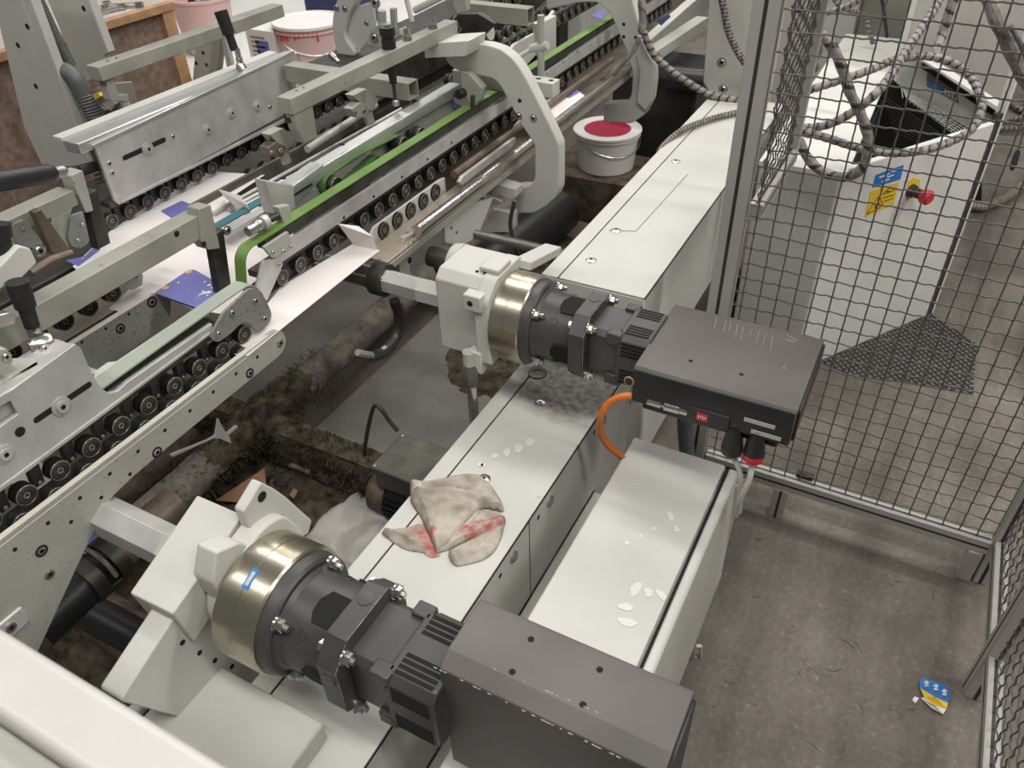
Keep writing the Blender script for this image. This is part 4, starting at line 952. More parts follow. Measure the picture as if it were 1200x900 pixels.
t = tube_arm('square_tube', 'beige square tube end at the left edge below the black handle', -1.60, 0.05, 0.45, 0.955, 1.022, 0.034, TUBE)
MB().prism(rounded(PX([(83, 206), (97, 199), (110, 247), (101, 250), (92, 228)], -1.60), 0.003, 2), (-0.04, 0, 0), GREYG).build('end_clamp', t, 0.002)
MB().prism(PX([(104, 226), (114, 222), (130, 285), (115, 293), (105, 247)], -1.61), (-0.025, 0, 0), DARKM).build('upright', t, 0.002)
t = thing('grip_handle', 'black rubber grip handle at the left edge above the beige tube', 'handle', (-1.55, 0.8, 1.1))
p0, p1 = U(-60, 222, 0, -1.5), U(66, 202, 0, -1.5)
MB().lathe(p0, p1, [(0, .019), (.93, .019), (.98, .014), (1, .006), (1, 0)], BLACK, 22).build('grip', t)
MB().lathe(p1-(p1-p0)*0.02, p1+(p1-p0).normalized()*0.022, [(0, .012), (.7, .012), (1, .006), (1, 0)], STEEL, 16).build('end_bolt', t)

# cast arm with black damper at left
t = thing('cast_arm', 'pale cast arm at the left edge carrying a black cylinder above the aluminium carriage', 'arm', (-1.30, 0.5, 0.95))
MB().prism(rounded(PX([(-40, 318), (0, 312), (22, 288), (36, 291), (44, 308), (26, 326), (0, 340), (-40, 362)], -1.27), 0.004, 2), (-0.06, 0, 0), WHITE).build('casting', t, 0.004)
a, b = U(-2, 262, 0, -1.30), U(6, 304, 0, -1.30)
MB().cyl(a, b, 0.019, BLACK, 22).build('black_cap', t); MB().cyl(U(12, 278, 0, -1.285), U(19, 302, 0, -1.285), 0.004, STEEL, 12).build('pin', t)
a, b, c, d = U(20, 330, 0, -1.25), U(32, 362, 0, -1.25), U(38, 383, 0, -1.25), U(44, 396, 0, -1.25)
MB().lathe(a, c, [(0, .018), (.55, .0165), (.56, .013), (1, .012)], RUBBER, 22).build('damper', t)
MB().lathe(c, d, [(0, .010), (.3, .010), (.31, .012), (1, .012)], STEEL, 16).build('damper_rod', t)
t = thing('rod_end', 'steel ball joint rod end sitting on the carriage block at the far left', 'rod end', (-1.2, 0.5, 0.985))
c = U(48, 404, 0, -1.21); MB().lathe(c+Vector((-.006, -.016, .0)), c+Vector((.006, .018, .0)), [(0, .006), (0, .014), (.2, .017), (.8, .017), (1, .014), (1, .006)], STEEL, 20).build('eye', t)
bolt(U(52, 408, 0, -1.19), 0, 0.006, t)
t = thing('clamp_lever', 'shiny clamp screw and small block at the left edge beside the ball joint', 'clamp', (-1.25, 0.4, 0.95))
MB().prism(rounded(PX([(-10, 372), (12, 366), (20, 371), (18, 380), (-10, 388)], -1.22), 0.003), (-0.02, 0, 0), STEEL).build('lug', t, 0.002)
MB().prism(rounded(PX([(-10, 412), (8, 408), (16, 422), (12, 430), (-10, 440)], -1.16), 0.003), (-0.03, 0, 0), GREYG).build('block', t, 0.003)
bolt(U(7, 418, 0, -1.16), 0, 0.006, t)
o = MB().prism(PZ([(-30, 445), (0, 420), (42, 418), (46, 427), (10, 447), (-30, 470)], 0.992), (0, 0, -0.012), GREYG).build('mounting_plate', bevel=0.002); tag(o, 'small grey-green mounting plate on top of the carriage at the left edge', 'plate')

# belt guards seen left between tubes
t = thing('belt_guard', 'pointed grey belt guard plate with green-grey belt, left of the upper aluminium plate', 'guard', (-1.75, 1.0, 0.8))
MB().prism(rounded(PX([(84, 252), (103, 246), (107, 272), (104, 285), (95, 291), (84, 289), (80, 278)], -1.76), 0.006), (-0.006, 0, 0), SPECK).build('guard_plate', t, 0.001)
MB().prism(PX([(70, 236), (84, 226), (85, 240), (78, 280), (83, 290), (76, 288), (69, 278)], -1.77), (-0.03, 0, 0), GREYB).build('belt', t, 0.001)
small_bolt((91, 281), -1.76, 0.004, t); small_bolt((96, 263), -1.76, 0.004, t)
t = thing('belt_guard', 'dark triangular guard plate behind the black cylinder at the left edge', 'guard', (-1.6, 0.8, 0.8))
MB().prism(rounded(PX([(14, 264), (28, 257), (38, 268), (50, 284), (48, 292), (30, 290), (18, 284)], -1.55), 0.005), (-0.006, 0, 0), SPECK).build('guard_plate', t, 0.001)
small_bolt((27, 269), -1.55, 0.004, t); bolt(U(46, 294, 0, -1.5), 0, 0.010, t)
t = thing('clamp_fork', 'brown steel rod and fork slanting down behind the long grey tube', 'fork', (-1.5, 0.9, 0.8))
MB().prism(PX([(40, 249), (48, 245), (84, 294), (62, 298)], -1.56), (-0.02, 0, 0), BROWN).build('slanted_bar', t, 0.002)
MB().tube([U(36, 320, 0, -1.45), U(60, 305, 0, -1.45), U(84, 297, 0, -1.45)], 0.009, BROWN, 12).build('rod', t)

# arm 1 over the middle
t = tube_arm('square_tube', 'long grey-green square tube over the centre of the machine, bolted to the curved white frame', -1.30, 0.042, 1.35, 2.09, 1.136, 0.038, TUBE)
MB().prism(rounded(PX([(344, 133), (366, 120), (372, 160), (357, 168), (349, 152)], -1.302), 0.002, 2), (-0.028, 0, 0), TUBE).build('drop_leg', t, 0.002)
MB().prism(PX([(340, 133), (348, 131), (351, 150), (341, 144)], -1.315), (-0.02, 0, 0), DARKM).build('side_lug', t, 0.001)
for y in (1.40, 1.425): bolt((-1.322, y, 1.136), 2, 0.004, t, washer=False)
for y in (1.86, 1.99): 
    b = MB(); b.lathe((-1.32, y, 1.135), (-1.32, y, 1.165), [(0, .014), (.45, .012), (.46, .0095), (1, .0095), (1, .005), (.6, .004), (.6, 0)], STEEL, 20, mats=[STEEL]*5+[HOLE, HOLE]); b.build('cap_screw', t)
t = thing('black_plunger', 'black plastic plunger standing through the long centre tube down to the aluminium rail', 'plunger', (-1.32, 1.8, 0.98), 'black plungers through the tubes')
a = Vector((-1.322, 1.775, 0.985))
MB().lathe(a+Vector((0, 0, .06)), a+Vector((0, 0, .15)), [(0, .010), (.3, .012), (1, .012)], RUBBER, 20).build('lower_sleeve', t)
MB().lathe(a+Vector((0, 0, .152)), a+Vector((0, 0, .205)), [(0, .019), (.4, .019), (.42, .017), (.6, .017), (.62, .021), (1, .021), (1, .009), (.8, .0)], BLACK, 24).build('cap', t)
MB().cyl(a+Vector((0, 0, .012)), a+Vector((0, 0, .062)), .005, DARKM, 12).build('rod', t)
MB().lathe(a, a+Vector((0, 0, .016)), [(0, .010), (.8, .010), (1, .007)], STEEL, 6).build('nut', t)
# swivel clamps under arm 1
def clamp(px, X, label, m_=DARKM):
    t = thing('swivel_clamp', label, 'clamp', U(*px, 0, X), 'swivel clamps below the centre tubes'); x, y = px
    MB().prism(rounded(PX([(x-14, y-12), (x+2, y-20), (x+16, y-8), (x+8, y+6), (x-4, y-2)], X), 0.003), (-0.03, 0, 0), GREYG).build('jaw', t, 0.003)
    MB().prism(rounded(PX([(x-16, y+4), (x-6, y-4), (x+6, y+2), (x+2, y+14), (x-10, y+14)], X+0.006), 0.004), (-0.03, 0, 0), m_).build('hub', t, 0.003)
    small_bolt((x-2, y+6), X+0.007, 0.006, t); small_bolt((x-12, y+8), X+0.007, 0.005, t)
    MB().prism(PX([(x, y+10), (x+8, y+6), (x+12, y+20), (x+4, y+24)], X-0.005), (-0.01, 0, 0), GREYG).build('tab', t, 0.001)
clamp((330, 170), -1.38, 'brownish swivel clamp hanging below the left end of the centre tube', BROWN)
clamp((428, 124), -1.42, 'steel swivel clamp below the hollow crossbar end', GREYG)
# hollow cross tubes (run across the machine)
def cross_tube(label, pA, pB, Y, h, dep):
    """open ended square tube: pA left-top-front px, pB right-top-front px"""
    t = thing('hollow_crossbar', label, 'crossbar', U(*pB, 1, Y), 'hollow square crossbars')
    a, b = U(*pA, 1, Y), U(*pB, 1, Y); z = (a.z+b.z)/2; th = 0.004
    mb = MB(); x0, x1 = a.x, b.x
    mb.box(x0, x1, Y, Y+dep, z-th, z, TUBE); mb.box(x0, x1, Y, Y+dep, z-h, z-h+th, TUBE); mb.box(x0, x1, Y, Y+th, z-h+th, z-th, TUBE); mb.box(x0, x1, Y+dep-th, Y+dep, z-h+th, z-th, TUBE)
    mb.box(x0, x1-0.05, Y+th, Y+dep-th, z-h+th, z-th, HOLE)
    mb.build('tube', t, 0.001); return t
cross_tube('hollow square crossbar with open end below the long centre tube', (332, 76), (478, 99), 1.85, 0.048, 0.05)
cross_tube('hollow square crossbar with open end at the top centre of the picture', (540, 4), (618, 10), 2.55, 0.055, 0.05)
t = thing('drilled_block', 'pale square bar with two bores on its top, behind the curved frame', 'bar', U(640, 100, 1, 2.2))
a, b = U(530, 87, 1, 2.15), U(648, 98, 1, 2.15)
MB().box(a.x, b.x, 2.15, 2.20, b.z-0.045, b.z, GREYW).build('bar', t, 0.003)
for dx in (0.018, 0.06): MB().hole((b.x-dx, 2.175, b.z), 2, 0.008).build('bore', t)
t = thing('stepped_clamp', 'black clamp knob with stepped block under the curved frame, in front of a blue carton', 'clamp', U(550, 110, 1, 2.0))
MB().prism(rounded(PY([(539, 84), (549, 86), (565, 104), (562, 118), (552, 126), (549, 118), (541, 112)], 2.02), 0.004), (0, 0.03, 0), GREYG).build('stepped_block', t, 0.002)
a, b = U(537, 111, 1, 2.0), U(548, 106, 1, 2.04); MB().cyl(a, b, 0.014, BLACK, 20).build('knob', t)
MB().cyl(U(554, 112, 1, 1.99), U(554, 128, 1, 1.99), 0.007, DARKM, 14).build('pin', t)

# curved white frames
def cframe(label, outline, Y, th, hl, bl):
    t = thing('curved_frame', label, 'machine frame', U(outline[0][0], outline[0][1], 1, Y), 'curved white cast frames')
    MB().prism(rounded(PY(outline, Y), 0.012, 4), (0, th, 0), WHITE).build('casting', t, 0.005, seg=3)
    mb = MB()
    for px in hl:
        c = U(*px, 1, Y); mb.cyl(c+Vector((0, .002, 0)), c-Vector((0, .0005, 0)), 0.0065, HOLE, 14)
    mb.build('frame_holes', t)
    for px in bl: bolt(U(*px, 1, Y), 1, 0.0085, t, -1)
    return t
t = cframe('curved white C-shaped cast frame arching over the green belt in the middle', [(553, 51), (572, 53), (587, 58), (600, 68), (608, 78), (617, 93), (642, 142), (655, 170), (655, 222), (651, 232), (638, 243), (625, 250), (603, 250), (603, 219), (618, 219), (625, 214), (627, 206), (627, 170), (612, 148), (586, 100), (578, 92), (560, 88), (540, 85), (527, 77), (520, 66), (548, 60)], 2.05, 0.045,
       [(609, 118)], [(608, 136), (625.5, 138.5)])
MB().prism(rounded(PY([(497, 56), (500, 51), (549, 48), (546, 66), (498, 68)], 1.98), 0.003), (0, 0.10, 0), WHITE).build('arm_block', t, 0.004)
t = cframe('second curved white cast frame further back, with taped cables hanging on it', [(736, -20), (748, 25), (752, 42), (766, 75), (767, 95), (764, 118), (755, 135), (740, 145), (707, 143), (707, 122), (735, 120), (740, 110), (741, 84), (735, 62), (715, 15), (700, 3), (680, 3), (640, 12), (640, -20)], 3.0, 0.05,
       [(731, 28.5), (731, 43), (745, 44)], [])
# ribs of the second frame
MB().prism(PY([(742, 50), (752, 46), (766, 78), (764, 118), (756, 130), (746, 120), (750, 84)], 2.985), (0, 0.014, 0), WHITE).build('outer_rib', t, 0.003)
# bottom bracket below the first frame
t = thing('frame_bracket', 'drilled white bracket with shiny hex bolt under the lower end of the curved frame', 'bracket', (-1.15, 2.0, 0.6))
mb = MB().prism(rounded(PX([(520, 253), (548, 240), (578, 232), (562, 272), (551, 283), (528, 291), (523, 288)], -1.12), 0.004), (-0.01, 0, 0), WHITE)
holes([(527.5, 253), (529, 267), (535, 272.5)], -1.12, 0.005, mb); mb.build('drilled_plate', t, 0.001)
MB().prism(rounded(PY([(573, 213), (604, 222), (604, 232), (598, 234), (585, 228), (573, 231)], 1.98), 0.003), (0, 0.05, 0), WHITE).build('channel', t, 0.003)
MB().prism(PY([(552, 230), (560, 226), (588, 236), (583, 241)], 1.95), (0, 0.01, 0), GREYG).build('foot_plate', t, 0.002)
hexnut(U(568, 230, 1, 1.96), 2, 0.017, t, 1, stud=False)
MB().prism(rounded(PY([(577, 245), (600, 250), (600, 272), (562, 272)], 2.0), 0.01), (0, 0.04, 0), WHITE).build('lower_casting', t, 0.006)
t = thing('lead_screw', 'dark threaded lead screw running from the frame bracket to the far duct', 'lead screw', (-0.95, 1.70, 0.69))
prof = []; n = 42
for k in range(n): prof += [(k/n, .0100), ((k+.5)/n, .0142)]
a, b = U(556, 274, 1, 1.70), U(666, 297, 1, 1.70); b.z = a.z
MB().lathe(a, b, prof+[(1, .0105)], THREAD, 16).build('thread', t)
t = thing('bearing_flange', 'round grey bearing flange with bolts behind the upper gear housing', 'bearing', (-1.05, 1.55, 0.68))
c = U(553, 312, 1, 1.55)
MB().lathe(c+Vector((-.055, 0, 0)), c, [(0, .05), (.5, .055), (.55, .055), (.56, .040), (1, .036), (1, 0)], WHITE, 40).build('flange', t)
for k in range(4): an = k*PI/2+.5; bolt(c+Vector((-.026, .047*math.cos(an), .047*math.sin(an))), 0, 0.007, t)
MB().lathe(c+Vector((-.13, 0, 0)), c+Vector((-.055, 0, 0)), [(0, .028), (.5, .028), (.51, .045), (1, .045)], DARKM, 24).build('pulley', t)
for px, X in (((536, 316), 0),): pass
t = thing('link_plate', 'drilled grey link standing left of the dark pulley', 'link', (-1.2, 1.5, 0.6))
MB().prism(rounded(PX([(474, 278), (489, 272), (480, 312), (482, 325), (470, 325), (468, 312)], -1.12), 0.004), (-0.014, 0, 0), GREYG).build('plate', t, 0.002)
mb = MB(); holes([(483, 289), (480, 305)], -1.12, 0.009, mb); mb.build('link_holes', t)
t = thing('hook_lever', 'dark curved lever with shiny bent tip hanging from the hexagonal shaft', 'lever', (-1.05, 1.3, 0.5))
c = (-1.085, 1.335, 0.72)
MB().cyl((-1.12, 1.335, 0.72), (-1.085, 1.335, 0.72), 0.042, DARKM, 28).build('hub', t)
bolt((-1.085, 1.318, 0.735), 0, 0.008, t)
pts = spline([U(x, y, 0, -1.10) for x, y in [(462, 352), (468, 372), (464, 395), (450, 412), (436, 418)]], 8)
MB().tube(pts, 0.014, ANTH, 8).build('arm', t); MB().tube(spline([U(x, y, 0, -1.10) for x, y in [(452, 408), (441, 416), (428, 415), (419, 413)]], 6), 0.009, ALUD, 8).build('tip', t)
tag(MB().cyl((-1.30, 1.335, 0.72), (-1.12, 1.335, 0.72), 0.03, GREASE, 20).build('shaft_tube'), 'short dark tube carrying the lever, left of the hexagonal shaft', 'tube')
# thin black cable behind
tag(MB().tube(spline([U(x, y, 1, 1.72) for x, y in [(603, 235), (598, 262), (603, 285), (612, 312)]], 6), 0.006, WRAPB, 8).build('black_cable'), 'black twisted cable hanging behind the lead screw', 'cable')

# ---- top left : arm 0, plunger, columns, hoses
t = tube_arm('square_tube', 'grey square tube at the upper left reaching over the large aluminium plate', -2.0, 0.05, 1.39, 2.13, 1.116, 0.038, TUBE)
MB().prism(PX([(123, 92), (132, 88), (139, 112), (150, 110), (152, 120), (130, 118)], -2.01), (-0.03, 0, 0), GREYG).build('end_lug', t, 0.002)
for y in (1.44, 1.47): bolt((-2.02, y, 1.116), 2, 0.005, t, washer=False)
t = thing('black_plunger', 'black plastic plunger standing through the upper left tube onto the aluminium plate', 'plunger', (-1.86, 1.7, 1.03), 'black plungers through the tubes')
a = U(283, 80, 0, -1.845); a.z = 1.03
MB().lathe(a, a+Vector((0, 0, .022)), [(0, .012), (.3, .016), (.8, .012), (1, .008)], STEEL, 20).build('ball_foot', t)
MB().lathe(a+Vector((0, 0, .022)), a+Vector((0, 0, .06)), [(0, .010), (.35, .010), (.36, .008), (1, .008)], STEEL, 14).build('rod', t)
MB().lathe(a+Vector((-.01, 0, .055)), a+Vector((-.03, 0, .16)), [(0, .012), (.4, .012), (.42, .018), (1, .019)], BLACK, 22).build('sleeve', t)
MB().lathe(a+Vector((-.035, 0, .20)), a+Vector((-.045, 0, .27)), [(0, .02), (.5, .02), (.52, .027), (1, .027), (1, 0)], BLACK, 22).build('cap', t)
def column(label, pxs, Y, th, hl):
    th = 0.02
    t = thing('steel_column', label, 'column', U(*pxs[0], 1, Y), 'pale steel columns')
    MB().prism(PY(pxs, Y), (0, th, 0), WHITE).build('column', t, 0.004)
    mb = MB()
    for px in hl:
        c = U(*px, 1, Y); mb.cyl(c+Vector((0, .002, 0)), c-Vector((0, .0006, 0)), 0.009, HOLE, 10)
    mb.build('slots', t); return t
t = column('pale steel column at the far left with a hose beside it', [(-30, -60), (2, -60), (103, 193), (52, 200), (28, 150), (-6, 10)], 1.55, 0.16, [(32, 31), (21, 53), (42, 101)])
t.children[0]
MB().prism(PY([(2, -60), (14, -60), (108, 193), (103, 193)], 1.548), (0, 0.03, 0), WHITE).build('flange', t, 0.003)
t = column('pale steel column behind the grey hose with a chamfered foot', [(30, -60), (80, -60), (127, 62), (127, 70), (114, 92), (98, 99), (88, 78)], 1.75, 0.12, [(98, 10)])
MB().prism(PY([(77, -60), (82, -60), (127, 62), (122, 66)], 1.745), (0, 0.03, 0), WHITE).build('flange', t, 0.003)
def corr(pts, r, material, seg=0.006, amp=0.12, n=14):
    pts = spline(pts, 16); L_ = [0]
    for i in range(1, len(pts)): L_.append(L_[-1]+(pts[i]-pts[i-1]).length)
    N_ = int(L_[-1]/seg*2); out = []; rad = []; j = 0
    for k in range(N_+1):
        s_ = L_[-1]*k/N_
        while j < len(L_)-2 and L_[j+1] < s_: j += 1
        u = (s_-L_[j])/max(1e-9, L_[j+1]-L_[j]); out.append(pts[j].lerp(pts[j+1], u)); rad.append(r*(1 if k % 2 else 1-amp))
    return MB().tube(out, r, material, n, radii=rad)
t = thing('corrugated_hose', 'dark corrugated hose with grey elbow running down between the two columns', 'hose', U(80, 90, 1, 1.6))
corr([U(x, y, 1, 1.62) for x, y in [(30, -30), (50, 10), (68, 48), (84, 78)]], 0.017, HOSE).build('upper_hose', t)
corr([U(x, y, 1, 1.58) for x, y in [(98, 112), (106, 128), (116, 150), (124, 175)]], 0.027, HOSE, 0.009).build('lower_hose', t)
MB().tube(spline([U(x, y, 1, 1.58) for x, y in [(66, 82), (78, 84), (88, 92), (94, 104), (99, 116)]], 6), 0.027, HOSE, 18).build('elbow', t)
t = thing('plate_bracket', 'grey plate with clamped blocks between the columns and the aluminium plate', 'bracket', U(140, 120, 1, 1.5))
MB().prism(PY([(100, 108), (128, 98), (152, 96), (158, 120), (150, 140), (128, 152), (100, 140)], 1.62), (0, 0.01, 0), GREYG).build('plate', t, 0.002)
MB().prism(PY([(113, 112), (122, 109), (135, 122), (130, 131), (118, 122)], 1.6), (0, 0.02, 0), GREYG).build('small_block', t, 0.002)
MB().prism(PY([(108, 111), (115, 109), (118, 113), (112, 117)], 1.585), (0, 0.012, 0), YEL).build('yellow_tag', t)
MB().prism(PY([(112, 128), (117, 123), (124, 129), (120, 136)], 1.59), (0, 0.02, 0), STEEL).build('hex_nut', t, 0.001)
MB().prism(PY([(144, 122), (149, 120), (155, 138), (150, 142)], 1.59), (0, 0.01, 0), WHITE).build('flat_strip', t, 0.001)
t = thing('thread_spindle', 'threaded spindle with slotted shafts left of the large aluminium plate', 'spindle', U(108, 197, 0, -1.86))
a, b = U(94, 200, 0, -1.86), U(122, 192, 0, -1.86); prof = []
for k in range(14): prof += [(k/14, .011), ((k+.5)/14, .014)]
MB().lathe(a, b, prof+[(1, .011)], DARKM, 14).build('thread', t)
for k in range(3): MB().cyl(U(110, 206+k*5, 0, -1.86), U(126, 201+k*5, 0, -1.86), 0.004, STEEL, 10).build('shaft', t)
# ================================================================== UNDER THE MACHINE
o = MB().box(-2.35, -1.92, 0.0, 5.0, 0.66, 0.70, DARKM).build('machine_bed', bevel=0.004); tag(o, 'dark machine bed plate below the conveyor lanes, seen through the gaps', 'machine bed')  # added plate that blocks light to the floor under the lanes
for i, (x0, x1, y) in enumerate([(-2.3, -1.95, 0.02), (-2.3, -1.95, 4.2)]):  # walls that carry the added light-blocking plate
    o = MB().box(x0, x1, y, y+0.12, 0.0, 0.66, DARKM).build('machine_support', bevel=0.004); tag(o, ['dark machine support wall near the left edge of the picture', 'dark machine support wall far behind the curved frame'][i], 'support')
def fuzz(parent, spots, n, seed, rng=(.006, .02)):
    """matted fibres: spots() gives (point, outward normal)"""
    random.seed(seed); mb = MB()
    for k in range(n):
        q, nn = spots(); l = random.uniform(*rng)
        d = (nn+Vector((random.uniform(-1, 1), random.uniform(-1, 1), random.uniform(-1, 1)))*.9).normalized()
        e = q+d*l; e2 = e+Vector((random.uniform(-.4, .4)*l, random.uniform(-.4, .4)*l, -random.uniform(.1, .7)*l))
        mb.tube([q-nn*.003, e, e2], random.uniform(.0006, .0013), LINT, 3)
    o = mb.build('hanging_lint', parent); o['kind'] = 'stuff'
def lint_tube(name, label, p0, p1, r, m_, fz, cat='pipe', seed=1):
    p0 = Vector(p0); p1 = Vector(p1); L_ = (p1-p0).length; n = int(L_/0.012); N_ = 36
    t = thing(name, label, cat, p0); V = []; F = []
    def cover(y): return max(0, min(1, (y-0.95)/.18))*max(0, min(1, (1.52-y)/.2)) if fz else 0
    for k in range(n+1):
        c = p0.lerp(p1, k/n)
        for i in range(N_):
            a = 2*PI*i/N_; q = Vector((c.x*14+math.cos(a)*1.2, c.y*14, math.sin(a)*1.2+seed))
            cv = cover(c.y); rr = r*(1+.02*noise.noise(q))+cv*(.006+.014*noise.noise(q*1.3)+.012*noise.noise(q*3.1)+.006*noise.noise(q*8))
            V.append((c.x+rr*math.cos(a), c.y, c.z+rr*math.sin(a)*.95))
    for k in range(n):
        for i in range(N_):
            j = (i+1) % N_; F.append((k*N_+i, k*N_+j, (k+1)*N_+j, (k+1)*N_+i))
    mb = MB(); mb.add(V, F, m_)
    if fz:
        kk = mb.m(LINT)
        for fi, f_ in enumerate(mb.f):
            y = mb.v[f_[0]].y
            if cover(y)+.35*noise.noise(mb.v[f_[0]]*30) > .3: mb.mi[fi] = kk
    mb.build('pipe_body', t)
    if fz:
        def sp():
            y = random.gauss(1.22, .16); a = random.uniform(-PI, PI); rr = r+.008
            return Vector((p0.x+rr*math.cos(a), y, p0.z+rr*math.sin(a))), Vector((math.cos(a), 0, math.sin(a)))
        fuzz(t, sp, 1500, seed)
        def sp2():
            y = random.gauss(1.15, .14); return Vector((p0.x+random.uniform(.01, r), y, p0.z-r*.8)), Vector((.3, 0, -1))
        fuzz(t, sp2, 90, seed+1, (.02, .05))
    return t
FPIPE = mat('dusty_pipe', (0.20, 0.175, 0.15), 0.85, noise_amt=0.25, nscale=30, spec=0.1)
lint_tube('floor_pipe', 'long pipe furred with brown lint running under the machine beside the perforated plate', (-1.60, 0.50, 0.13), (-1.60, 2.9, 0.13), 0.055, FPIPE, 1)
lint_tube('floor_pipe', 'rusty thick pipe lying behind the lint covered pipe under the machine', (-1.80, 0.4, 0.10), (-1.80, 1.12, 0.10), 0.07, RUSTY, 0, seed=3)
t = thing('cross_beam', 'dark lint covered cross beam on the floor below the furred pipe', 'beam', (-1.4, 1.23, 0))
def fuzzy_box(x0, x1, y0, y1, z0, z1, m_, parent, name, amp=.010, st=.010):
    mb = MB()
    def face(o, u, v, nu, nv, nn):
        V = []
        for j in range(nv+1):
            for i in range(nu+1):
                p = o+u*(i/nu)+v*(j/nv); q = p*22; e = min(i, nu-i, j, nv-j) > 0
                V.append(p+(nn*(amp*(noise.noise(q)+.6*noise.noise(q*2.7)+.35*noise.noise(q*6))) if e else Vector((0, 0, 0))))
        mb.add(V, [(j*(nu+1)+i, j*(nu+1)+i+1, (j+1)*(nu+1)+i+1, (j+1)*(nu+1)+i) for j in range(nv) for i in range(nu)], m_)
    X, Y, Z = Vector((x1-x0, 0, 0)), Vector((0, y1-y0, 0)), Vector((0, 0, z1-z0)); c = lambda d: max(2, int(d/st))
    face(Vector((x0, y0, z0)), X, Z, c(x1-x0), c(z1-z0), Vector((0, -1, 0))); face(Vector((x0, y0, z1)), X, Y, c(x1-x0), c(y1-y0), Vector((0, 0, 1)))
    face(Vector((x1, y1, z0)), -X, Z, c(x1-x0), c(z1-z0), Vector((0, 1, 0))); face(Vector((x1, y0, z0)), Y, Z, c(y1-y0), c(z1-z0), Vector((1, 0, 0)))
    return mb.build(name, parent)
fuzzy_box(-2.1, -0.98, 1.20, 1.27, 0.02, 0.165, LINT, t, 'beam')
fuzz(t, lambda: (Vector((random.uniform(-2., -1.), 1.195, random.uniform(.03, .16))), Vector((0, -1, 0))), 900, 5)
fuzz(t, lambda: (Vector((random.uniform(-2., -1.), random.uniform(1.2, 1.27), .168)), Vector((0, 0, 1))), 500, 6, (.004, .012))
fuzz(t, lambda: (Vector((random.uniform(-1.7, -1.), 1.195, .04)), Vector((0, -.5, -1))), 60, 7, (.02, .05))
LIT_FLOOR = mat('pale_concrete', (0.25, 0.235, 0.21), 0.7, noise_amt=0.16, nscale=5, speck=(.14, .13, .11), spscale=70, spamt=.66)  # light reaching the floor under the machine, painted in as a paler concrete colour
o = MB().box(-1.53, -0.80, 1.275, 2.35, 0.0, 0.004, LIT_FLOOR).build('floor_slab', bevel=.001); tag(o, 'pale concrete slab on the floor between the furred pipe and the near duct', 'slab')
o = MB().box(-2.3, -1.68, 1.30, 3.1, 0.0, 0.004, LIT_FLOOR).build('floor_slab', bevel=.001); tag(o, 'pale concrete slab on the floor left of the furred pipe under the machine', 'slab')
# drifts of dust on the floor
def drift(name, label, cx, cy, rx, ry, h, m_, seed=0, nx=46, ny=46, kind='stuff'):
    mb = MB(); V = []
    for j in range(ny+1):
        for i in range(nx+1):
            u = (i/nx*2-1); v = (j/ny*2-1); d = math.hypot(u, v)
            x = cx+u*rx; y = cy+v*ry
            nz = noise.noise(Vector((x*9+seed, y*9, 0)))*.55+noise.noise(Vector((x*28, y*28+seed, 3)))*.3+noise.noise(Vector((x*70, y*70+seed, 3)))*.15
            z = h*max(0, (1-d**2.2))*(0.55+nz*1.3)+.001 - (0.02 if d > .98+nz*.3 else 0)
            V.append((x, y, z))
    F = [(j*(nx+1)+i, j*(nx+1)+i+1, (j+1)*(nx+1)+i+1, (j+1)*(nx+1)+i) for j in range(ny) for i in range(nx)]
    mb.add(V, F, m_); o = mb.build(name); tag(o, label, 'dust', kind=kind); return o
drift('dust_drift', 'thick brown dust and lint drift on the floor behind the near gear housing', -1.36, 1.0, 0.40, 0.24, 0.05, LINT, 1)
drift('dust_drift', 'dark dust drift under the far part of the machine near the red bucket', -1.15, 2.35, 0.3, 0.6, 0.05, LINT, 4)
drift('dust_drift', 'dust drift around the clamped pipe at the lower left', -1.45, 0.55, 0.40, 0.30, 0.04, LINT, 9)
drift('dust_drift', 'dust drift beside the duct below the adjusting spindle', -0.87, 1.5, 0.12, 0.35, 0.05, LINT, 12)
# small finned motor below the duct
t = thing('small_motor', 'small dark finned motor with flat terminal box, half under the near duct', 'motor', (-0.98, 1.2, 0.0))
mb = MB(); prof = [(0, .03), (0, .055), (.04, .068), (.10, .070)]
x0, x1 = -1.13, -0.80; n = 16
mb.lathe((x0, 1.205, 0.095), (x0+0.07, 1.205, 0.095), [(0, .02), (0, .05), (.2, .068), (.8, .072), (1, .072)], RUSTY, 30); mb.build('fan_cowl', t)
mb = MB(); mb.cyl((x0+.07, 1.205, 0.095), (x1, 1.205, 0.095), .062, BLACK, 30)
for k in range(28):
    a = 2*PI*k/28; R = Matrix.Rotation(a, 3, 'X'); c = Vector(((x0+x1)/2+.035, 1.205, .095))+R @ Vector((0, .066, 0)); mb.obox(c, (x1-x0-.08, .018, .0035), R, BLACK)
mb.build('finned_body', t)
MB().box(-1.075, -0.90, 1.15, 1.29, 0.165, 0.235, BLACK).build('terminal_box', t, 0.006)
MB().box(-1.082, -0.893, 1.143, 1.297, 0.235, 0.246, GREASE).build('terminal_lid', t, 0.004)
for x, y in ((-1.072, 1.153), (-1.072, 1.287), (-.903, 1.287)): bolt((x, y, .246), 2, .004, t, washer=False)
MB().box(-1.03, -0.83, 1.15, 1.26, 0.0, 0.03, DARKM).build('foot', t, 0.003)
tag(MB().tube(spline([U(x, y, 1, 1.24) for x, y in [(427, 533), (429, 515), (434, 490), (439, 476), (447, 480), (456, 493), (466, 505)]], 6), 0.006, WRAPB, 8).build('black_cable'), 'bent black cable rising beside the small finned motor', 'cable')
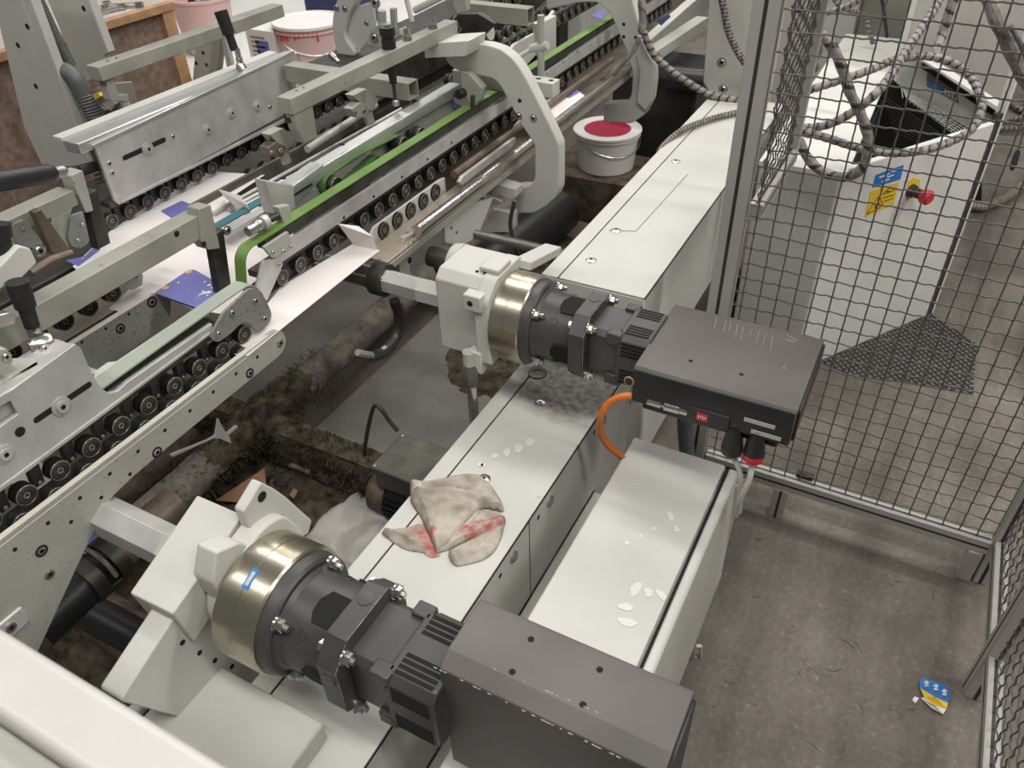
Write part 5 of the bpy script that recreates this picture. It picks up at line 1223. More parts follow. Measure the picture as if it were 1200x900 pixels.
# clamped dust pipe at lower left
t = thing('clamped_pipe', 'dark pipe elbow with a shiny bolted clamp ring at the lower left', 'pipe', (-1.3, 0.5, 0.2))
p = [U(x, y, 0, -1.30) for x, y in [(205, 590), (160, 628), (118, 665), (92, 692), (70, 712), (40, 740)]]
MB().tube(spline(p[:3], 6), 0.042, BROWN, 22).build('brown_pipe', t); MB().tube(spline(p[2:], 6), 0.046, BLACK, 22).build('black_hose', t)
c = p[2]; d = (p[1]-p[2]).normalized()
MB().lathe(c-d*.05, c-d*.02, [(0, .046), (0, .056), (1, .056), (1, .046)], DARKM, 26).build('clamp_band', t)
MB().lathe(c+d*.01, c+d*.04, [(0, .044), (0, .054), (1, .054), (1, .044)], DARKM, 26).build('clamp_band', t)
a = d.orthogonal().normalized(); b = d.cross(a)
ring = [c-d*.005+(Vector((1, 0, 0))*math.cos(w_)+Vector((1, 0, 0)).cross(d).normalized()*math.sin(w_))*.062 for w_ in [0.2+PI*k/12*1.1 for k in range(13)]]
MB().tube(ring, .0055, STEEL, 10).build('u_bolt', t)
MB().box(c.x+.02, c.x+.05, c.y-.05, c.y+.03, c.z-.03, c.z-.015, DARKM).build('clamp_foot', t, .002)
p = [U(x, y, 2, 0.2) for x, y in [(70, 700), (120, 725), (180, 758), (240, 790)]]
MB().tube(spline(p, 6), 0.04, BLACK, 20).build('branch_pipe', t)
tag(MB().tube([U(90, 700, 2, .1), U(230, 800, 2, .1)], 0.06, RUSTY, 18).build('floor_pipe'), 'dark cross pipe on the floor behind the slanted white leg', 'pipe')
# debris under the machine
o = MB().prism(PZ([(253, 586), (303, 553), (310, 548), (312, 570), (277, 588)], 0.06), (0, 0, -0.003), CBOARD).build('cardboard_scrap'); tag(o, 'brown cardboard scrap between the furred pipe and the near gear housing', 'cardboard')
o = MB().prism(PZ([(339, 580), (344, 572), (349, 575), (344, 584)], 0.06), (0, 0, -0.003), CBOARD).build('cardboard_scrap'); tag(o, 'tiny cardboard scrap behind the drilled ear of the near housing', 'cardboard')
o = MB().prism(rounded(PX([(200, 533), (245, 515), (253, 510), (256, 490), (260, 499), (266, 508), (278, 498), (279, 501), (268, 510), (272, 520), (258, 514), (250, 514), (202, 536)], -1.30), 0.002, 2), (-.006, 0, 0), GREYW).build('support_bracket', bevel=0.001); tag(o, 'pale T-shaped bracket rod behind the perforated plate', 'bracket')
o = MB().prism(PZ([(101, 640), (102, 622), (130, 634), (122, 638)], 0.45), (0, 0, -0.001), BLUE).build('printed_carton'); tag(o, 'blue printed carton corner caught below the hexagonal shaft at the lower left', 'carton', 'folded carton blanks on the machine')
o = MB().tube([U(340, 545, 2, .05), U(350, 548, 2, .05), U(364, 554, 2, .05)], .008, WRAPT, 8).build('paper_roll'); tag(o, 'small dusty paper roll lying in the dust drift', 'litter')
SHEET = mat('grey_film', (0.50, 0.48, 0.44), 0.45, noise_amt=0.08)
def crumpled(name, label, pxs, z, amp, m_, seed):
    poly = PZ(pxs, z); mb = MB(); xs = [p.x for p in poly]; ys = [p.y for p in poly]; n = 26
    def inside(x, y):
        c = False; j = len(poly)-1
        for i in range(len(poly)):
            a, b = poly[i], poly[j]
            if (a.y > y) != (b.y > y) and x < (b.x-a.x)*(y-a.y)/(b.y-a.y)+a.x: c = not c
            j = i
        return c
    idx = {}; V = []; F = []
    def vert(i, j):
        if (i, j) not in idx:
            x = min(xs)+(max(xs)-min(xs))*i/n; y = min(ys)+(max(ys)-min(ys))*j/n
            q = Vector((x*7+seed, y*7, seed)); zz = z+amp*(abs(noise.noise(q))*1.6+noise.noise(q*2.7)*.5)
            idx[(i, j)] = len(V); V.append((x, y, zz))
        return idx[(i, j)]
    for i in range(n):
        for j in range(n):
            x = min(xs)+(max(xs)-min(xs))*(i+.5)/n; y = min(ys)+(max(ys)-min(ys))*(j+.5)/n
            if inside(x, y): F.append((vert(i, j), vert(i+1, j), vert(i+1, j+1), vert(i, j+1)))
    mb.add(V, F, m_); o = mb.build(name); s_ = o.modifiers.new('s', 'SOLIDIFY'); s_.thickness = 0.0015; tag(o, label, 'sheet'); return o
crumpled('plastic_sheet', 'pale grey crumpled plastic sheet on the floor between the finned motor and the near motor', [(352, 640), (378, 612), (412, 590), (424, 570), (445, 590), (480, 610), (440, 660), (400, 700), (370, 690)], 0.03, 0.045, SHEET, 2)
# frame pieces far below (between curved frames and duct)
t = thing('dark_gear_motor', 'dark finned gear motor in the shadow between the two curved frames and the duct', 'motor', (-1.1, 2.6, 0.0))
c = Vector((-1.02, 2.62, 0.22)); mb = MB(); mb.cyl(c, c+Vector((.26, 0, 0)), .10, BLACK, 28)
for k in range(10): mb.cyl(c+Vector((.02+.022*k, 0, 0)), c+Vector((.028+.022*k, 0, 0)), .112, BLACK, 28)
mb.build('finned_body', t); MB().box(c.x-.02, c.x+.25, 2.52, 2.72, 0.0, .14, BLACK).build('foot', t, .005)
tag(MB().cyl((-1.45, 2.2, .11), (-1.38, 3.0, .11), .10, BLACK, 24).build('dark_duct_pipe'), 'big black pipe in the shadow right of the first curved frame', 'pipe')
# red bucket
def bucket(name, label, c, r, h, body, lid, cat='bucket'):
    t = thing(name, label, cat, c, None); c = Vector(c)
    MB().lathe(c, c+Vector((0, 0, h)), [(0, r*.84), (.02, r*.86), (.86, r*.97), (.87, r*1.03), (.89, r*1.03), (.90, r*.98), (.955, r*.99)], body, 44).build('body', t)
    MB().lathe(c+Vector((0, 0, h*.95)), c+Vector((0, 0, h*1.01)), [(0, r*1.0), (0, r*1.05), (.8, r*1.05), (1, r*1.03), (1, r*.97), (.7, r*.96), (.7, r*.72), (.7, 0)], LIDW, 44, mats=[LIDW]*6+[lid, lid]).build('lid', t)
    pts = [c+Vector((r*1.02*math.cos(a), r*1.02*math.sin(a), h*.88-abs(math.sin((a+2.2)))*h*.35)) for a in [-2.2+PI*k/14 for k in range(15)]]
    MB().tube(pts, .003, STEEL, 6).build('handle', t); return t
c = U(712, 150, 2, 0.40); bucket('red_bucket', 'red and pale plastic bucket under the second curved frame', (c.x, c.y, 0.22), 0.15, 0.18, LIDW, REDB)
o = MB().box(c.x-.25, c.x+.25, c.y-.17, c.y+.2, 0, .218, RUSTY).build('low_shelf', bevel=.004); tag(o, 'low dark shelf carrying the red bucket', 'shelf')

# ================================================================== RAG on the duct
def rag():
    global RAG
    m = bpy.data.materials.new('rag_cloth'); m.use_nodes = True; nt = m.node_tree; N = nt.nodes; L = nt.links; b = N['Principled BSDF']
    b.inputs['Roughness'].default_value = 0.95; b.inputs['Specular IOR Level'].default_value = 0.1
    tc = N.new('ShaderNodeTexCoord'); n = N.new('ShaderNodeTexNoise'); n.inputs['Scale'].default_value = 22; n.inputs['Detail'].default_value = 8; L.new(tc.outputs['Object'], n.inputs[0])
    r = N.new('ShaderNodeValToRGB'); L.new(n.outputs['Fac'], r.inputs[0]); r.color_ramp.elements[0].position = .35; r.color_ramp.elements[0].color = (.29, .25, .20, 1); r.color_ramp.elements[1].position = .62; r.color_ramp.elements[1].color = (.48, .43, .36, 1)
    at = N.new('ShaderNodeAttribute'); at.attribute_name = 'stripe'
    n2 = N.new('ShaderNodeTexNoise'); n2.inputs['Scale'].default_value = 60; L.new(tc.outputs['Object'], n2.inputs[0])
    mu = N.new('ShaderNodeMath'); mu.operation = 'MULTIPLY'; L.new(at.outputs['Fac'], mu.inputs[0]); mr = N.new('ShaderNodeMapRange'); mr.inputs[1].default_value = .3; mr.inputs[2].default_value = .6; L.new(n2.outputs['Fac'], mr.inputs[0]); L.new(mr.outputs[0], mu.inputs[1])
    mx = N.new('ShaderNodeMix'); mx.data_type = 'RGBA'; mx.inputs[7].default_value = (.40, .12, .10, 1); L.new(mu.outputs[0], mx.inputs[0]); L.new(r.outputs[0], mx.inputs[6]); L.new(mx.outputs[2], b.inputs['Base Color'])
    wv = N.new('ShaderNodeTexNoise'); wv.inputs['Scale'].default_value = 420; L.new(tc.outputs['Object'], wv.inputs[0]); bp = N.new('ShaderNodeBump'); bp.inputs['Strength'].default_value = .5; bp.inputs['Distance'].default_value = .001; L.new(wv.outputs['Fac'], bp.inputs['Height']); L.new(bp.outputs[0], b.inputs['Normal'])
    RAG = m
    Z0 = 0.5015
    def seg(p, a, b):
        ab = b-a; t_ = max(0, min(1, (p-a).dot(ab)/max(1e-9, ab.dot(ab)))); return (p-(a+ab*t_)).length
    root = thing('cleaning_rag', 'grey-beige cleaning rag with faded red stripes lying crumpled on the near duct', 'rag', (-0.67, 0.9, 0.5))
    def piece(name, outline, ridges, valleys, base, stripe, step=0.0028, hem=0.004):
        poly = [p.to_2d() for p in PZ(outline, Z0)]
        # smooth outline
        P3 = rounded([Vector((p.x, p.y, 0)) for p in poly], 0.012, 4); poly = [p.to_2d() for p in P3]
        R_ = [([q.to_2d() for q in PZ(l, Z0)], w_, h_) for l, w_, h_ in ridges]; VL = [([q.to_2d() for q in PZ(l, Z0)], w_, h_) for l, w_, h_ in valleys]
        ST = [([q.to_2d() for q in PZ(l, Z0)], w_) for l, w_ in stripe]
        xs = [p.x for p in poly]; ys = [p.y for p in poly]; nx = int((max(xs)-min(xs))/step); ny = int((max(ys)-min(ys))/step)
        def edge(p): return min(seg(p, poly[i-1], poly[i]) for i in range(len(poly)))
        def inside(x, y):
            c = False; j = len(poly)-1
            for i in range(len(poly)):
                a, b = poly[i], poly[j]
                if (a.y > y) != (b.y > y) and x < (b.x-a.x)*(y-a.y)/(b.y-a.y)+a.x: c = not c
                j = i
            return c
        def H(p):
            e = edge(p); h = base*(1-math.exp(-e/0.006))+.0006
            for l, w_, hh in R_:
                d = min(seg(p, l[i], l[i+1]) for i in range(len(l)-1)); h += hh*math.exp(-(d/w_)**2)
            for l, w_, hh in VL:
                d = min(seg(p, l[i], l[i+1]) for i in range(len(l)-1)); h -= hh*math.exp(-(d/w_)**2)
            q = Vector((p.x*28, p.y*28, base*40)); h += .0034*noise.noise(q)+.0022*noise.noise(q*2.6)+.0009*noise.noise(q*7)
            h += .0014*math.exp(-((e-.003)/.002)**2)
            return Z0+max(.0008, h*(min(1, .35+e/.008)))
        idx = {}; V = []; F = []; S_ = []
        def vert(i, j):
            if (i, j) not in idx:
                x = min(xs)+step*i; y = min(ys)+step*j; p = Vector((x, y))
                if not inside(x, y):      # pull to nearest outline point
                    best = None
                    for k in range(len(poly)):
                        a, b = poly[k-1], poly[k]; ab = b-a; t_ = max(0, min(1, (p-a).dot(ab)/max(1e-9, ab.dot(ab)))); c_ = a+ab*t_
                        if best is None or (c_-p).length < (best-p).length: best = c_
                    p = best
                idx[(i, j)] = len(V); V.append((p.x, p.y, H(p)))
                S_.append(max([0]+[math.exp(-(min(seg(p, l[i_], l[i_+1]) for i_ in range(len(l)-1))/w_)**4) for l, w_ in ST]))
            return idx[(i, j)]
        for i in range(nx+1):
            for j in range(ny+1):
                x = min(xs)+step*(i+.5); y = min(ys)+step*(j+.5)
                if inside(x, y): F.append((vert(i, j), vert(i+1, j), vert(i+1, j+1), vert(i, j+1)))
        mb = MB(); mb.add(V, F, RAG); o = mb.build(name, root)
        at_ = o.data.attributes.new('stripe', 'FLOAT', 'POINT'); at_.data.foreach_set('value', S_)
        s_ = o.modifiers.new('s', 'SOLIDIFY'); s_.thickness = .0014; s_.offset = -1
        return o
    piece('lower_fold', [(447, 626), (449, 622), (458, 621), (480, 618), (496, 612), (510, 640), (518, 652), (505, 655), (495, 648), (478, 646), (466, 640)], [([(452, 624), (475, 632), (500, 645)], .006, .010)], [([(460, 628), (476, 634)], .004, .004)], .006, [([(487, 618), (508, 650)], .011)])
    piece('tail_fold', [(524, 646), (560, 628), (583, 612), (592, 612), (588, 632), (578, 650), (563, 659), (535, 665), (527, 658)], [([(530, 655), (560, 648), (585, 625)], .009, .008), ([(528, 650), (534, 660)], .005, .006)], [([(545, 650), (575, 640)], .004, .002)], .007, [])
    piece('stripe_fold', [(508, 650), (540, 618), (560, 597), (592, 604), (593, 616), (580, 626), (550, 634), (525, 646)], [([(530, 640), (590, 612)], .008, .008)], [([(520, 642), (560, 606)], .003, .004)], .012, [([(545, 624), (590, 614)], .014), ([(548, 632), (575, 622)], .008)])
    piece('main_fold', [(480, 566), (486, 563), (500, 566), (520, 562), (553, 556), (566, 560), (578, 572), (588, 588), (592, 602), (566, 596), (548, 612), (525, 640), (512, 652), (503, 630), (492, 605), (481, 590)],
          [([(488, 585), (515, 582), (545, 585), (585, 598)], .008, .012), ([(484, 570), (500, 600), (512, 645)], .006, .008), ([(500, 572), (550, 565)], .006, .006), ([(530, 600), (555, 600)], .006, .005)],
          [([(490, 578), (520, 573), (548, 578)], .005, .010), ([(512, 592), (535, 592), (556, 600)], .004, .007)], .016, [([(503, 640), (508, 625)], .007)])
rag()

# ================================================================== WHITE CABINET behind the mesh
FL = Vector((-0.182, 2.39, 0)); FR = Vector((0.196, 2.976, 0)); fe = (FR-FL).normalized(); fn = Vector((fe.y, -fe.x, 0))
t = thing('white_cabinet', 'white control cabinet with emergency stop and stickers, behind the mesh on the right', 'cabinet', (0.0, 2.9, 0))
MB().prism([Vector((-0.42, 2.372, 0.02)), Vector((-0.186, 2.372, 0.02)), Vector((-0.178, 2.40, 0.02)), Vector((-0.195, 3.9, 0.02)), Vector((-0.42, 3.9, 0.02))], (0, 0, 0.715), GREYW).build('left_body', t, .004)
MB().prism([Vector((-0.425, 2.367, 0.736)), Vector((-0.186, 2.367, 0.736)), Vector((-0.170, 2.395, 0.736)), Vector((-0.19, 3.9, 0.736)), Vector((-0.425, 3.9, 0.736))], (0, 0, 0.016), WHITE2).build('top_plate', t, .002)
MB().prism([FL+Vector((0, 0, .003)), FR+Vector((0, 0, .003)), FR-fn*.022+Vector((0, 0, .003)), FL-fn*.022+Vector((0, 0, .003))], (0, 0, .75), WHITE2).build('front_panel', t, .003)
MB().prism([FL+fe*-.012+fn*.001, FL+fe*-.004+fn*.001, FL+fe*-.004-fn*.02, FL+fe*-.012-fn*.02], (0, 0, .74), HOLE).build('door_gap', t, smooth=False); mb = MB(); mb.prism([FR+fe*.002, FR+fe*.028, FR+fe*.028-fn*.02, FR+fe*.002-fn*.02], (0, 0, .78), DARKM); mb.build('dark_edge', t, smooth=False)
MB().prism([FR+fe*.028, FR+fe*.040, FR+fe*.040-fn*.03, FR+fe*.028-fn*.03], (0, 0, 1.5), WHITE2).build('corner_strip', t, .001)
MB().box(-0.165, 0.18, 3.0, 3.38, 0.02, 0.40, HOLE).build('dark_interior', t, smooth=False)
MB().prism([Vector((-.168, 2.45, .40)), Vector((.18, 2.97, .40)), Vector((.18, 3.2, .40)), Vector((-.168, 3.2, .40))], (0, 0, .01), HOLE).build('inner_floor', t, smooth=False)
MB().prism([Vector((-.175, 2.43, .60)), Vector((-.170, 2.43, .60)), Vector((-.168, 3.3, .60)), Vector((-.174, 3.3, .60))], (0, 0, .12), HOLE).build('opening_side', t, smooth=False)
Yp = 3.16
MB().prism(PY([(1052, 66), (1080, 72), (1172, 130), (1162, 150), (1138, 152), (1056, 104)], Yp), (0, .02, 0), ALUD).build('instrument_panel', t, .001)
MB().prism(PY([(1044, 92), (1056, 103), (1138, 151), (1153, 149), (1150, 235), (990, 235), (1010, 150)], Yp+.03), (0, .01, 0), HOLE).build('opening_back', t, smooth=False)
MB().prism(PY([(1080, 71), (1084, 71), (1174, 128), (1170, 132)], Yp-.06), (0, .07, 0), WHITE2).build('panel_edge', t, .001)
MB().prism(PY([(1080, 74), (1170, 133), (1168, 139), (1080, 80)], Yp-.012), (0, .01, 0), HOLE).build('panel_slot', t, smooth=False)
mb = MB(); mb.prism(PY([(1086, 86), (1120, 102), (1124, 122), (1086, 101)], Yp-.002), (0, .002, 0), ANTHT); mb.prism(PY([(1088, 95), (1103, 103), (1103, 108), (1088, 100)], Yp-.003), (0, .001, 0), BLU)
for k in range(4): mb.prism(PY([(1107+k*4, 104+k*2.2), (1109+k*4, 105+k*2.2), (1109+k*4, 112+k*2), (1107+k*4, 111+k*2)], Yp-.003), (0, .001, 0), GREYW)
mb.build('type_label', t, smooth=False)
mb = MB()
for k in range(7):
    f0 = k/6; a = U(1053+(1119-1053)*0+6*f0+3, 102+14*f0*.35+f0*8, 1, Yp-.03-.05*f0); b = U(1142-(1142-1122)*f0, 150+10*f0, 1, Yp-.03-.05*f0); mb.tube([a, b], .002, STEEL if k in (0, 6) else GREYG, 5)
for k in range(16):
    f0 = k/15; a = U(1056+(1142-1056)*f0, 102+(150-102)*f0, 1, Yp-.03); b = U(1058+(1122-1058)*f0, 115+(160-115)*f0, 1, Yp-.08); mb.tube([a, b], .0012, GREYG, 4)
for k in range(9):
    f0 = k/8; a = U(1035+f0*12, 112+f0*42, 1, 3.0); b = U(1110-f0*20, 162+f0*10, 1, 3.0); mb.tube([a, b], .0012, DARKM, 4)
mb.build('grille', t)
def onface(px, py, off=0.0):
    d = r_*((px-600)/FPX)+d_*((py-450)/FPX)+f_; c = Vector((0, 0, CAM_H)); tt_ = (FL-c).dot(fn)/d.dot(fn); return c+d*tt_+fn*off
def facepatch(pxs, m_, name, th=.0012, parent=None):
    return MB().prism([onface(x, y, th) for x, y in pxs], fn*-th, m_).build(name, parent or t, smooth=False)
facepatch([(1026, 205), (1059, 193), (1055, 210), (1022, 220)], BLU, 'blue_sticker')
mb = MB()
for a, b, c_, d in ((1030, 207, 1036, 205), (1039, 207, 1047, 204), (1033, 212, 1042, 209), (1038, 205, 1042, 202), (1044, 200, 1050, 199)):
    mb.prism([onface(a, b, .0018), onface(c_, d, .0018), onface(c_, d+1.4, .0018), onface(a, b+1.4, .0018)], fn*-.001, LIDW)
mb.build('sticker_print', t, smooth=False)
facepatch([(1020, 224), (1053, 213), (1047, 240), (1032, 246), (1013, 255)], YEL, 'warning_sticker')
mb = MB()
def fl_(a, b, w_=.0022):
    mb.tube([onface(*a, .0018), onface(*b, .0018)], w_*.5, HOLE, 4)
fl_((1015, 251), (1028, 231)); fl_((1028, 231), (1031, 243)); fl_((1031, 243), (1015, 251)); fl_((1025, 238), (1026, 244)); fl_((1024, 244), (1027, 241))
fl_((1034, 232), (1047, 228)); fl_((1036, 227), (1048, 222)); fl_((1035, 236), (1046, 232)); fl_((1033, 228), (1040, 222)); fl_((1040, 222), (1044, 218)); fl_((1030, 229), (1034, 240)); fl_((1038, 224), (1044, 224))
mb.build('warning_print', t)
facepatch([(1070, 208), (1078, 210), (1077, 228), (1062, 236), (1064, 212)], YEL, 'stop_backplate')
c = onface(1067, 223); nrm = fn
MB().lathe(c, c+nrm*.045, [(0, .022), (.3, .020), (.35, .016), (1, .016)], BLACK, 24).build('stop_collar', t)
MB().lathe(c+nrm*.042, c+nrm*.075, [(0, .016), (.2, .023), (.8, .024), (1, .018), (1, 0)], RED, 26).build('stop_button', t)
mb = MB()
for px in ((1003, 287), (1003, 291), (1035, 273), (1034, 278), (996, 318), (1026, 306), (1030, 245+60)):
    q = onface(*px); MB().cyl(q-nrm*.001, q+nrm*.0006, .0025, GREYG, 8).build('rivet', t)
# tall beige cabinet behind
BEIGE = mat('beige_cabinet', (0.50, 0.475, 0.43), 0.5, noise_amt=0.03)
t = thing('tall_cabinet', 'tall beige cabinet wall behind the white cabinet at the upper right', 'cabinet', (0.0, 3.4, 0))
a, b = U(1055, 50, 1, 3.4), U(1192, 87, 1, 3.4)
MB().box(max(a.x, -.188), b.x+.01, 3.4, 4.3, 0, 2.0, BEIGE).build('body', t, .003)
MB().box(a.x-.004, a.x+.02, 3.388, 3.3995, 0, 2.0, WHITE2).build('edge_strip', t, .002)
t = thing('open_cabinet', 'grey open cabinet interior with hanging cables at the top, left of the beige cabinet', 'cabinet', (-.5, 4.0, 0))
a, b = U(1000, 50, 1, 4.2), U(1062, 50, 1, 4.2)
MB().box(a.x, b.x, 4.2, 4.25, 0, 2.2, GREYG).build('back_wall', t, .002)
MB().box(a.x-.14, a.x, 4.1, 4.2, 0, 2.2, WHITE).build('door_edge', t, .003)
MB().box(a.x-.6, a.x-.16, 4.3, 4.4, 0, 2.2, BEIGE).build('side_wall', t, .003)
# diamond pattern floor mat
t = thing('floor_mat', 'dark diamond pattern floor plate lying in front of the white cabinet', 'mat', (0.2, 2.7, 0))
poly = PZ([(962, 424), (1090, 368), (1146, 404), (1140, 462), (1056, 447), (1000, 440)], 0.004); MATM = mat('mat_rubber', (.13, .12, .105), .6)
MB().prism(poly, (0, 0, -.003), MATM).build('base', t)
P2d = [p.to_2d() for p in poly]
def inpoly(x, y, P):
    c = False; j = len(P)-1
    for i in range(len(P)):
        a, b = P[i], P[j]
        if (a.y > y) != (b.y > y) and x < (b.x-a.x)*(y-a.y)/(b.y-a.y)+a.x: c = not c
        j = i
    return c
mb = MB()
for dr in (1, -1):
    for k in range(-40, 80):
        run = []
        for s in range(160):
            x = -0.15+s*0.004; y = 2.3+k*0.03+dr*(x-0.1)*1.15
            if inpoly(x, y, P2d): run.append((x, y, .0055))
            else:
                if len(run) > 2: mb.tube([run[0], run[-1]], .0028, HOSEB, 4)
                run = []
        if len(run) > 2: mb.tube([run[0], run[-1]], .0028, HOSEB, 4)
mb.build('diamond_ribs', t)
# ---------------------------------------------------------------- cables
def cable(label, pts, r, mats_, pitch=0.35, grp=None, n=12, seg=10, cat='cable', name='wrapped_cable'):
    P = spline(pts, seg)
    # resample
    L_ = [0]
    for i in range(1, len(P)): L_.append(L_[-1]+(P[i]-P[i-1]).length)
    st = r*0.30; N_ = max(4, int(L_[-1]/st)); out = []; j = 0
    for k in range(N_+1):
        s = L_[-1]*k/N_
        while j < len(L_)-2 and L_[j+1] < s: j += 1
        out.append(P[j].lerp(P[j+1], (s-L_[j])/max(1e-9, L_[j+1]-L_[j])))
    rad = [r*(1+.07*math.sin(k*2*PI*max(pitch, .06))) for k in range(N_+1)]
    o = MB().tube(out, r, mats_[0], n, radii=rad, mats=mats_, pitch=pitch).build(name); tag(o, label, cat, grp); return o
SP = [WRAPW, WRAPW, WRAPT, WRAPB]; TP = [WRAPT, WRAPT, WRAPT, WRAPW, WRAPT, HOSE]
def py_pts(l, Y): return [U(x, y, 1, Y) for x, y in l]
def pyv(l): return [U(x, y, 1, Y) for x, y, Y in l]
cable('thick taped cable hanging before the white cabinet and curling back at its lower loop', pyv([(938, 8, 2.25), (955, 32, 2.25), (975, 55, 2.25), (987, 80, 2.25), (996, 108, 2.25), (1008, 132, 2.25), (1017, 160, 2.25), (1015, 186, 2.25), (1004, 203, 2.26), (985, 207, 2.28), (962, 200, 2.30), (946, 184, 2.30), (936, 164, 2.3)]), .0135, [WRAPW, WRAPT, WRAPT, WRAPB], .07)
cable('spiral wrapped cable running from the top right down left over the white cabinet', pyv([(1108, -25, 2.9), (1098, 5, 2.8), (1082, 30, 2.7), (1065, 55, 2.6), (1048, 82, 2.5), (1028, 108, 2.42), (1004, 128, 2.4), (978, 143, 2.38), (952, 150, 2.36), (930, 148, 2.34)]), .0125, SP, .14)
cable('big loop of spiral wrapped cable lying over the opening of the white cabinet', pyv([(925, 112, 2.4), (950, 105, 2.4), (985, 94, 2.45), (1020, 82, 2.5), (1050, 70, 2.6), (1085, 66, 2.65), (1112, 72, 2.65), (1134, 86, 2.65), (1147, 108, 2.6), (1150, 130, 2.55), (1138, 152, 2.5), (1112, 167, 2.45), (1078, 177, 2.4), (1040, 179, 2.37), (1005, 173, 2.34), (970, 162, 2.33), (935, 152, 2.32)]), .0115, SP, .14)
cable('flat double spiral cable hanging on the beige cabinet near the top', pyv([(1124, -20, 3.2), (1112, 15, 3.2), (1104, 40, 3.2), (1096, 66, 3.15)]), .016, SP, .12)
cable('thin spiral cable hanging in the open grey cabinet', pyv([(970, -15, 3.6), (985, 8, 3.6), (1012, 18, 3.7), (1018, 35, 3.7), (1023, 52, 3.7)]), .009, SP, .14)
cable('second thin cable hanging in the open grey cabinet', pyv([(1030, -20, 3.9), (1036, 15, 3.9), (1040, 50, 3.9)]), .007, [WRAPB], 0)
cable('short thin cable curve at the top beside the mesh post', pyv([(937, 10, 2.9), (955, 16, 2.9), (980, 12, 2.9), (1003, 2, 2.9), (1020, -20, 2.9)]), .010, SP, .14)
cable('thick grey taped cable at the top right corner in front of the beige cabinet', pyv([(1150, -30, 2.4), (1160, 0, 2.4), (1170, 25, 2.4), (1182, 52, 2.42), (1195, 80, 2.45), (1212, 110, 2.5)]), .0185, TP, .04)
cable('bare grey lead branching off the taped cable at the right edge', pyv([(1184, 30, 2.38), (1195, 50, 2.38), (1206, 75, 2.4)]), .006, [HOSE], 0)
cable('bundle of thin cable loops beside the slim mesh panel', pyv([(938, 45, 2.9), (950, 40, 2.9), (962, 55, 2.9), (955, 72, 2.9), (940, 78, 2.9), (945, 62, 2.9), (958, 80, 2.9), (938, 90, 2.9)]), .007, [WRAPT, WRAPB], 0)
cable('brown cable bundle lying on the floor at the right edge', [U(x, y, 2, .03) for x, y in [(1120, 232), (1145, 242), (1170, 236), (1192, 222), (1215, 200)]], .022, [BROWN, WRAPT], 0)
cable('tangle of brown leads on the floor beyond the beige cabinet corner', [U(x, y, 2, .03) for x, y in [(1165, 130), (1180, 118), (1195, 128), (1205, 120), (1198, 138), (1180, 140), (1170, 150), (1200, 150), (1215, 140)]], .016, [WRAPT, BROWN, WRAPB], .2)
o = MB().lathe(U(1193, 177, 2, .3), U(1186, 198, 2, .28), [(0, .005), (.1, .012), (.8, .014), (1, .008)], BLACK, 16).build('hanging_plug'); tag(o, 'black plug hanging on a thin lead at the right edge', 'plug')
cable('thin lead above the black plug', [U(1205, 140, 2, .32), U(1198, 160, 2, .31), U(1193, 177, 2, .3)], .003, [WRAPB], 0)
# heap of corrugated hoses on the floor
hcol = [HOSE, HOSEB, HOSE, HOSEB]
for i, (pp, lab) in enumerate([([(852, 335), (880, 322), (908, 328), (925, 345), (934, 372)], 'outermost grey corrugated hose of the heap behind the upper motor'),
                              ([(855, 350), (885, 338), (905, 348), (912, 370)], 'second dark corrugated hose inside the heap behind the upper motor'),
                              ([(860, 362), (885, 352), (896, 362), (890, 380)], 'innermost dark hose of the heap behind the upper motor'),
                              ([(860, 372), (890, 368), (925, 372), (938, 385)], 'lowest pale hose of the heap behind the upper motor')]):
    o = corr([U(x, y, 2, .04+.01*(i % 2)) for x, y in pp], .034 if i == 0 else .028, hcol[i], .012, .10).build('corrugated_hose'); tag(o, lab, 'hose', 'heap of hoses on the floor')
t = thing('corrugated_hose', 'grey corrugated hose standing beside the fence post below the upper motor', 'hose', (-.27, 1.6, 0))
corr([U(802, 470, 1, 1.62), U(803, 500, 1, 1.62), U(806, 540, 1, 1.62), U(812, 600, 1, 1.62)], .022, HOSE, .008).build('hose', t)

# cables on the second curved frame and the duct
cable('taped cable hanging at the top of the second curved frame', py_pts([(752, -25), (752, 0), (753, 20), (752, 38)], 2.93), .014, TP, .05)
cable('pair of black leads running from the second curved frame down along its inner side', py_pts([(752, 38), (742, 60), (722, 82), (700, 100), (684, 122)], 2.9), .008, [WRAPB, WRAPT], 0)
cable('beige lead running down beside the black leads to the bracket', py_pts([(750, 42), (738, 66), (712, 92), (690, 118)], 2.86), .008, [WRAPT], 0)
cable('spiral wrapped cable drooping from the second curved frame to the grey plate', pyv([(754, 38, 2.95), (765, 62, 2.97), (785, 82, 2.99), (808, 98, 3.0), (830, 110, 3.0), (855, 116, 3.0), (885, 120, 3.02)]), .014, SP, .14)
cable('beige wrapped cable lying across the far duct', [U(x, y, 2, z) for x, y, z in [(772, 178, .69), (782, 166, .70), (800, 152, .715), (822, 143, .715), (845, 136, .715), (872, 130, .715)]], .010, [WRAPT, WRAPT, WRAPB], .2)
cable('dark wrapped cable hanging in front of the upright grey plate', pyv([(838, -25, 2.98), (847, 5, 2.98), (853, 35, 2.98), (864, 60, 2.98), (878, 80, 2.98), (895, 95, 3.0)]), .0125, [WRAPT, WRAPB], .3)
t = thing('upright_plate', 'tall pale grey plate standing at the far end of the duct behind the fence post', 'plate', U(850, 100, 1, 3.06))
MB().prism(PY([(836, -60), (824, 96), (831, 108), (875, 122), (900, 128), (930, -60)], 3.06), (0, .02, 0), GREYW).build('plate', t, .003)
